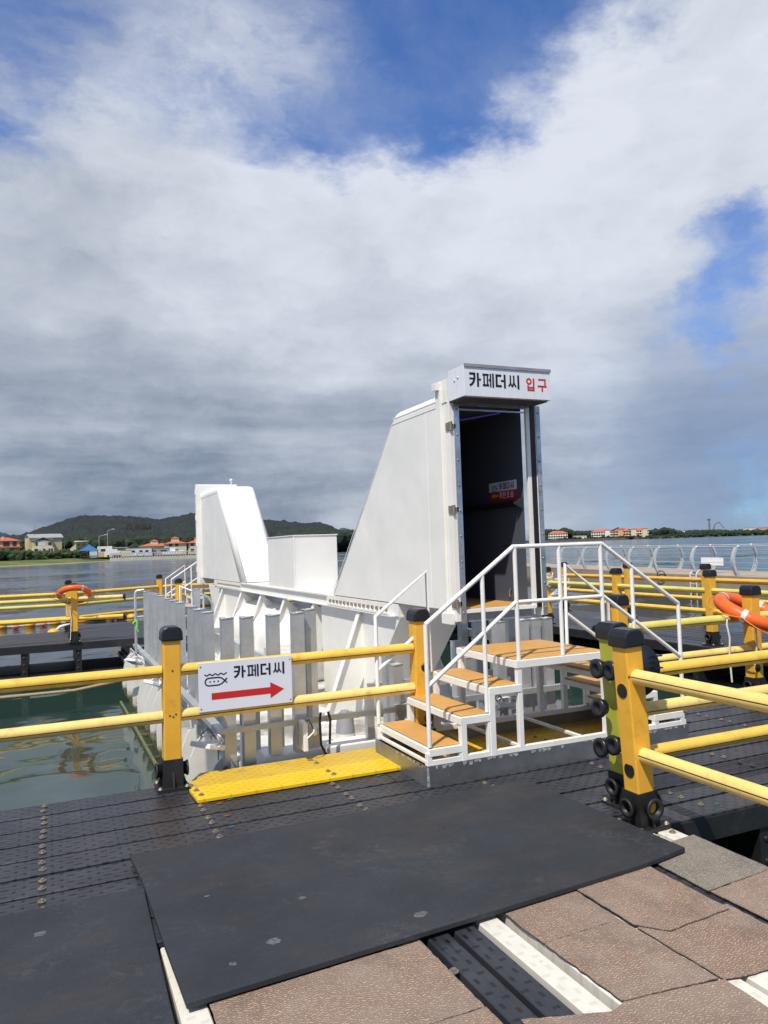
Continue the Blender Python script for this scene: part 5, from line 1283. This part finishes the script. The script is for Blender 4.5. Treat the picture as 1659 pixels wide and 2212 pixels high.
cop.build('coping', 'concrete', pier)
def curved_post_mesh():
    m_ = MB(); H_ = 1.03; pts = []
    for i in range(11):
        t = i/10; pts.append((-.20*math.sin(math.pi*t*.93)+.0, 0, H_*t))
    out = [(p[0]-.045*(1.3-.6*i/10), p[2]) for i, p in enumerate(pts)]; inn = [(p[0]+.035*(1.4-.7*i/10), p[2]) for i, p in enumerate(pts)]
    for k, y in enumerate((-.05, .05)):
        for i in range(10):
            m_.prism([out[i], inn[i], inn[i+1], out[i+1]], 'y', y-.012, y+.012)
    for i in range(10): m_.bar((out[i][0]-.004, 0, out[i][1]), (out[i+1][0]-.004, 0, out[i+1][1]), .124, .012, upv=(-1, 0, 0))
    for i in (2, 4, 6, 8): m_.box((pts[i][0]-.03, -.038, pts[i][2]-.012), (pts[i][0]+.03, .038, pts[i][2]+.012))
    m_.lathe([(0, -.07), (.05, -.07), (.05, .07), (0, .07)], (.02, 0, H_+.01), 12, 'y'); m_.box((-.13, -.09, 0), (.13, .09, .02))
    return m_.mesh('post', 'promenade_white')
cpm = curved_post_mesh()
def prom(line, flip, spots, lab):
    root = empty('pier_railing', (0, 0, 0), label=lab, cat='railing')
    P_ = [Vector((x, y, ZP)) for x, y in line]
    def at_y(y):
        for a, b in zip(P_, P_[1:]):
            if a.y <= y <= b.y: t = (y-a.y)/(b.y-a.y); return a.lerp(b, t), (b-a).normalized()
        return P_[-1].copy(), (P_[-1]-P_[-2]).normalized()
    tops = []
    for y in spots:
        p, d = at_y(y); o = bpy.data.objects.new('post', cpm); C.objects.link(o); o.parent = root; o.location = p
        o.rotation_euler.z = math.atan2(d.y, d.x) - math.pi/2 + (math.pi if flip else 0)
    ys = sorted(spots); q = [at_y(y)[0] for y in [ys[0]-3]+ys+[ys[-1]+5]]
    sx = -1 if flip else 1
    MB().tube([p+Vector((.02*sx, 0, 1.05)) for p in q], .021, 8).build('top_rail', 'promenade_white', root)
    for k, z in enumerate((.86, .68, .50, .32)):
        off = -.20*math.sin(math.pi*(z/1.03)*.93)*sx
        MB().tube([p+Vector((off, 0, z)) for p in q], .007, 5).build('cable', 'promenade_white', root)
near_line = [(x+.45, y) for x, y in pn]; far_line = [(x-.35, y) for x, y in pf]
prom(near_line, False, [11.0, 13.0, 15.0, 17.0, 19.1, 21.15, 23.3, 25.4, 27.5, 29.9, 32.3, 34.8, 37.5, 40.5, 44, 48, 52, 56, 60, 64], 'white curved post railing on the near edge of the concrete pier')
prom(far_line, True, [12.5, 15, 17.2, 19.3, 21.5, 23.8, 26.1, 28.5, 31.0, 33.5, 36.0, 38.4, 41.5, 45, 49, 53, 57, 61], 'white curved post railing on the far edge of the concrete pier')
o = MB().box((-.45, -.01, -.15), (.45, .01, .15)).build('white_board', 'lamp_white', bevel=.004); o.location = (23.6, 22.1, .58); o.rotation_euler = (0, .03, R(-75)); tag(o, 'plain white board leaning on the far railing of the pier', 'board')
o = MB().tube([(0, .14, -.75), (0, .14, .25), (.12, .14, .36), (.3, .14, .30)], .03, 8).tube([(0, -.14, -.75), (0, -.14, .25), (.12, -.14, .36), (.3, -.14, .30)], .03, 8)
for k in range(4): o.tube([(0, -.14, -.6+k*.25), (0, .14, -.6+k*.25)], .02, 6)
o = o.build('pier_ladder', 'promenade_white'); o.location = (20.85, 20.4, 0); tag(o, 'small white ladder hooked over the pier edge', 'ladder')
for x, y, lab in ((22.5, 26.5, 'dark hose coil hanging over the pier edge'), (21.5, 22.6, 'dark hose loop on the pier edge behind the yellow railing')):
    tag(MB().tube([(x-.02, y+.22*math.cos(R(a)), .10+.20*math.sin(R(a))) for a in range(0, 360, 24)], .018, 6, closed=True).build('hose_coil', 'hose'), lab, 'hose')
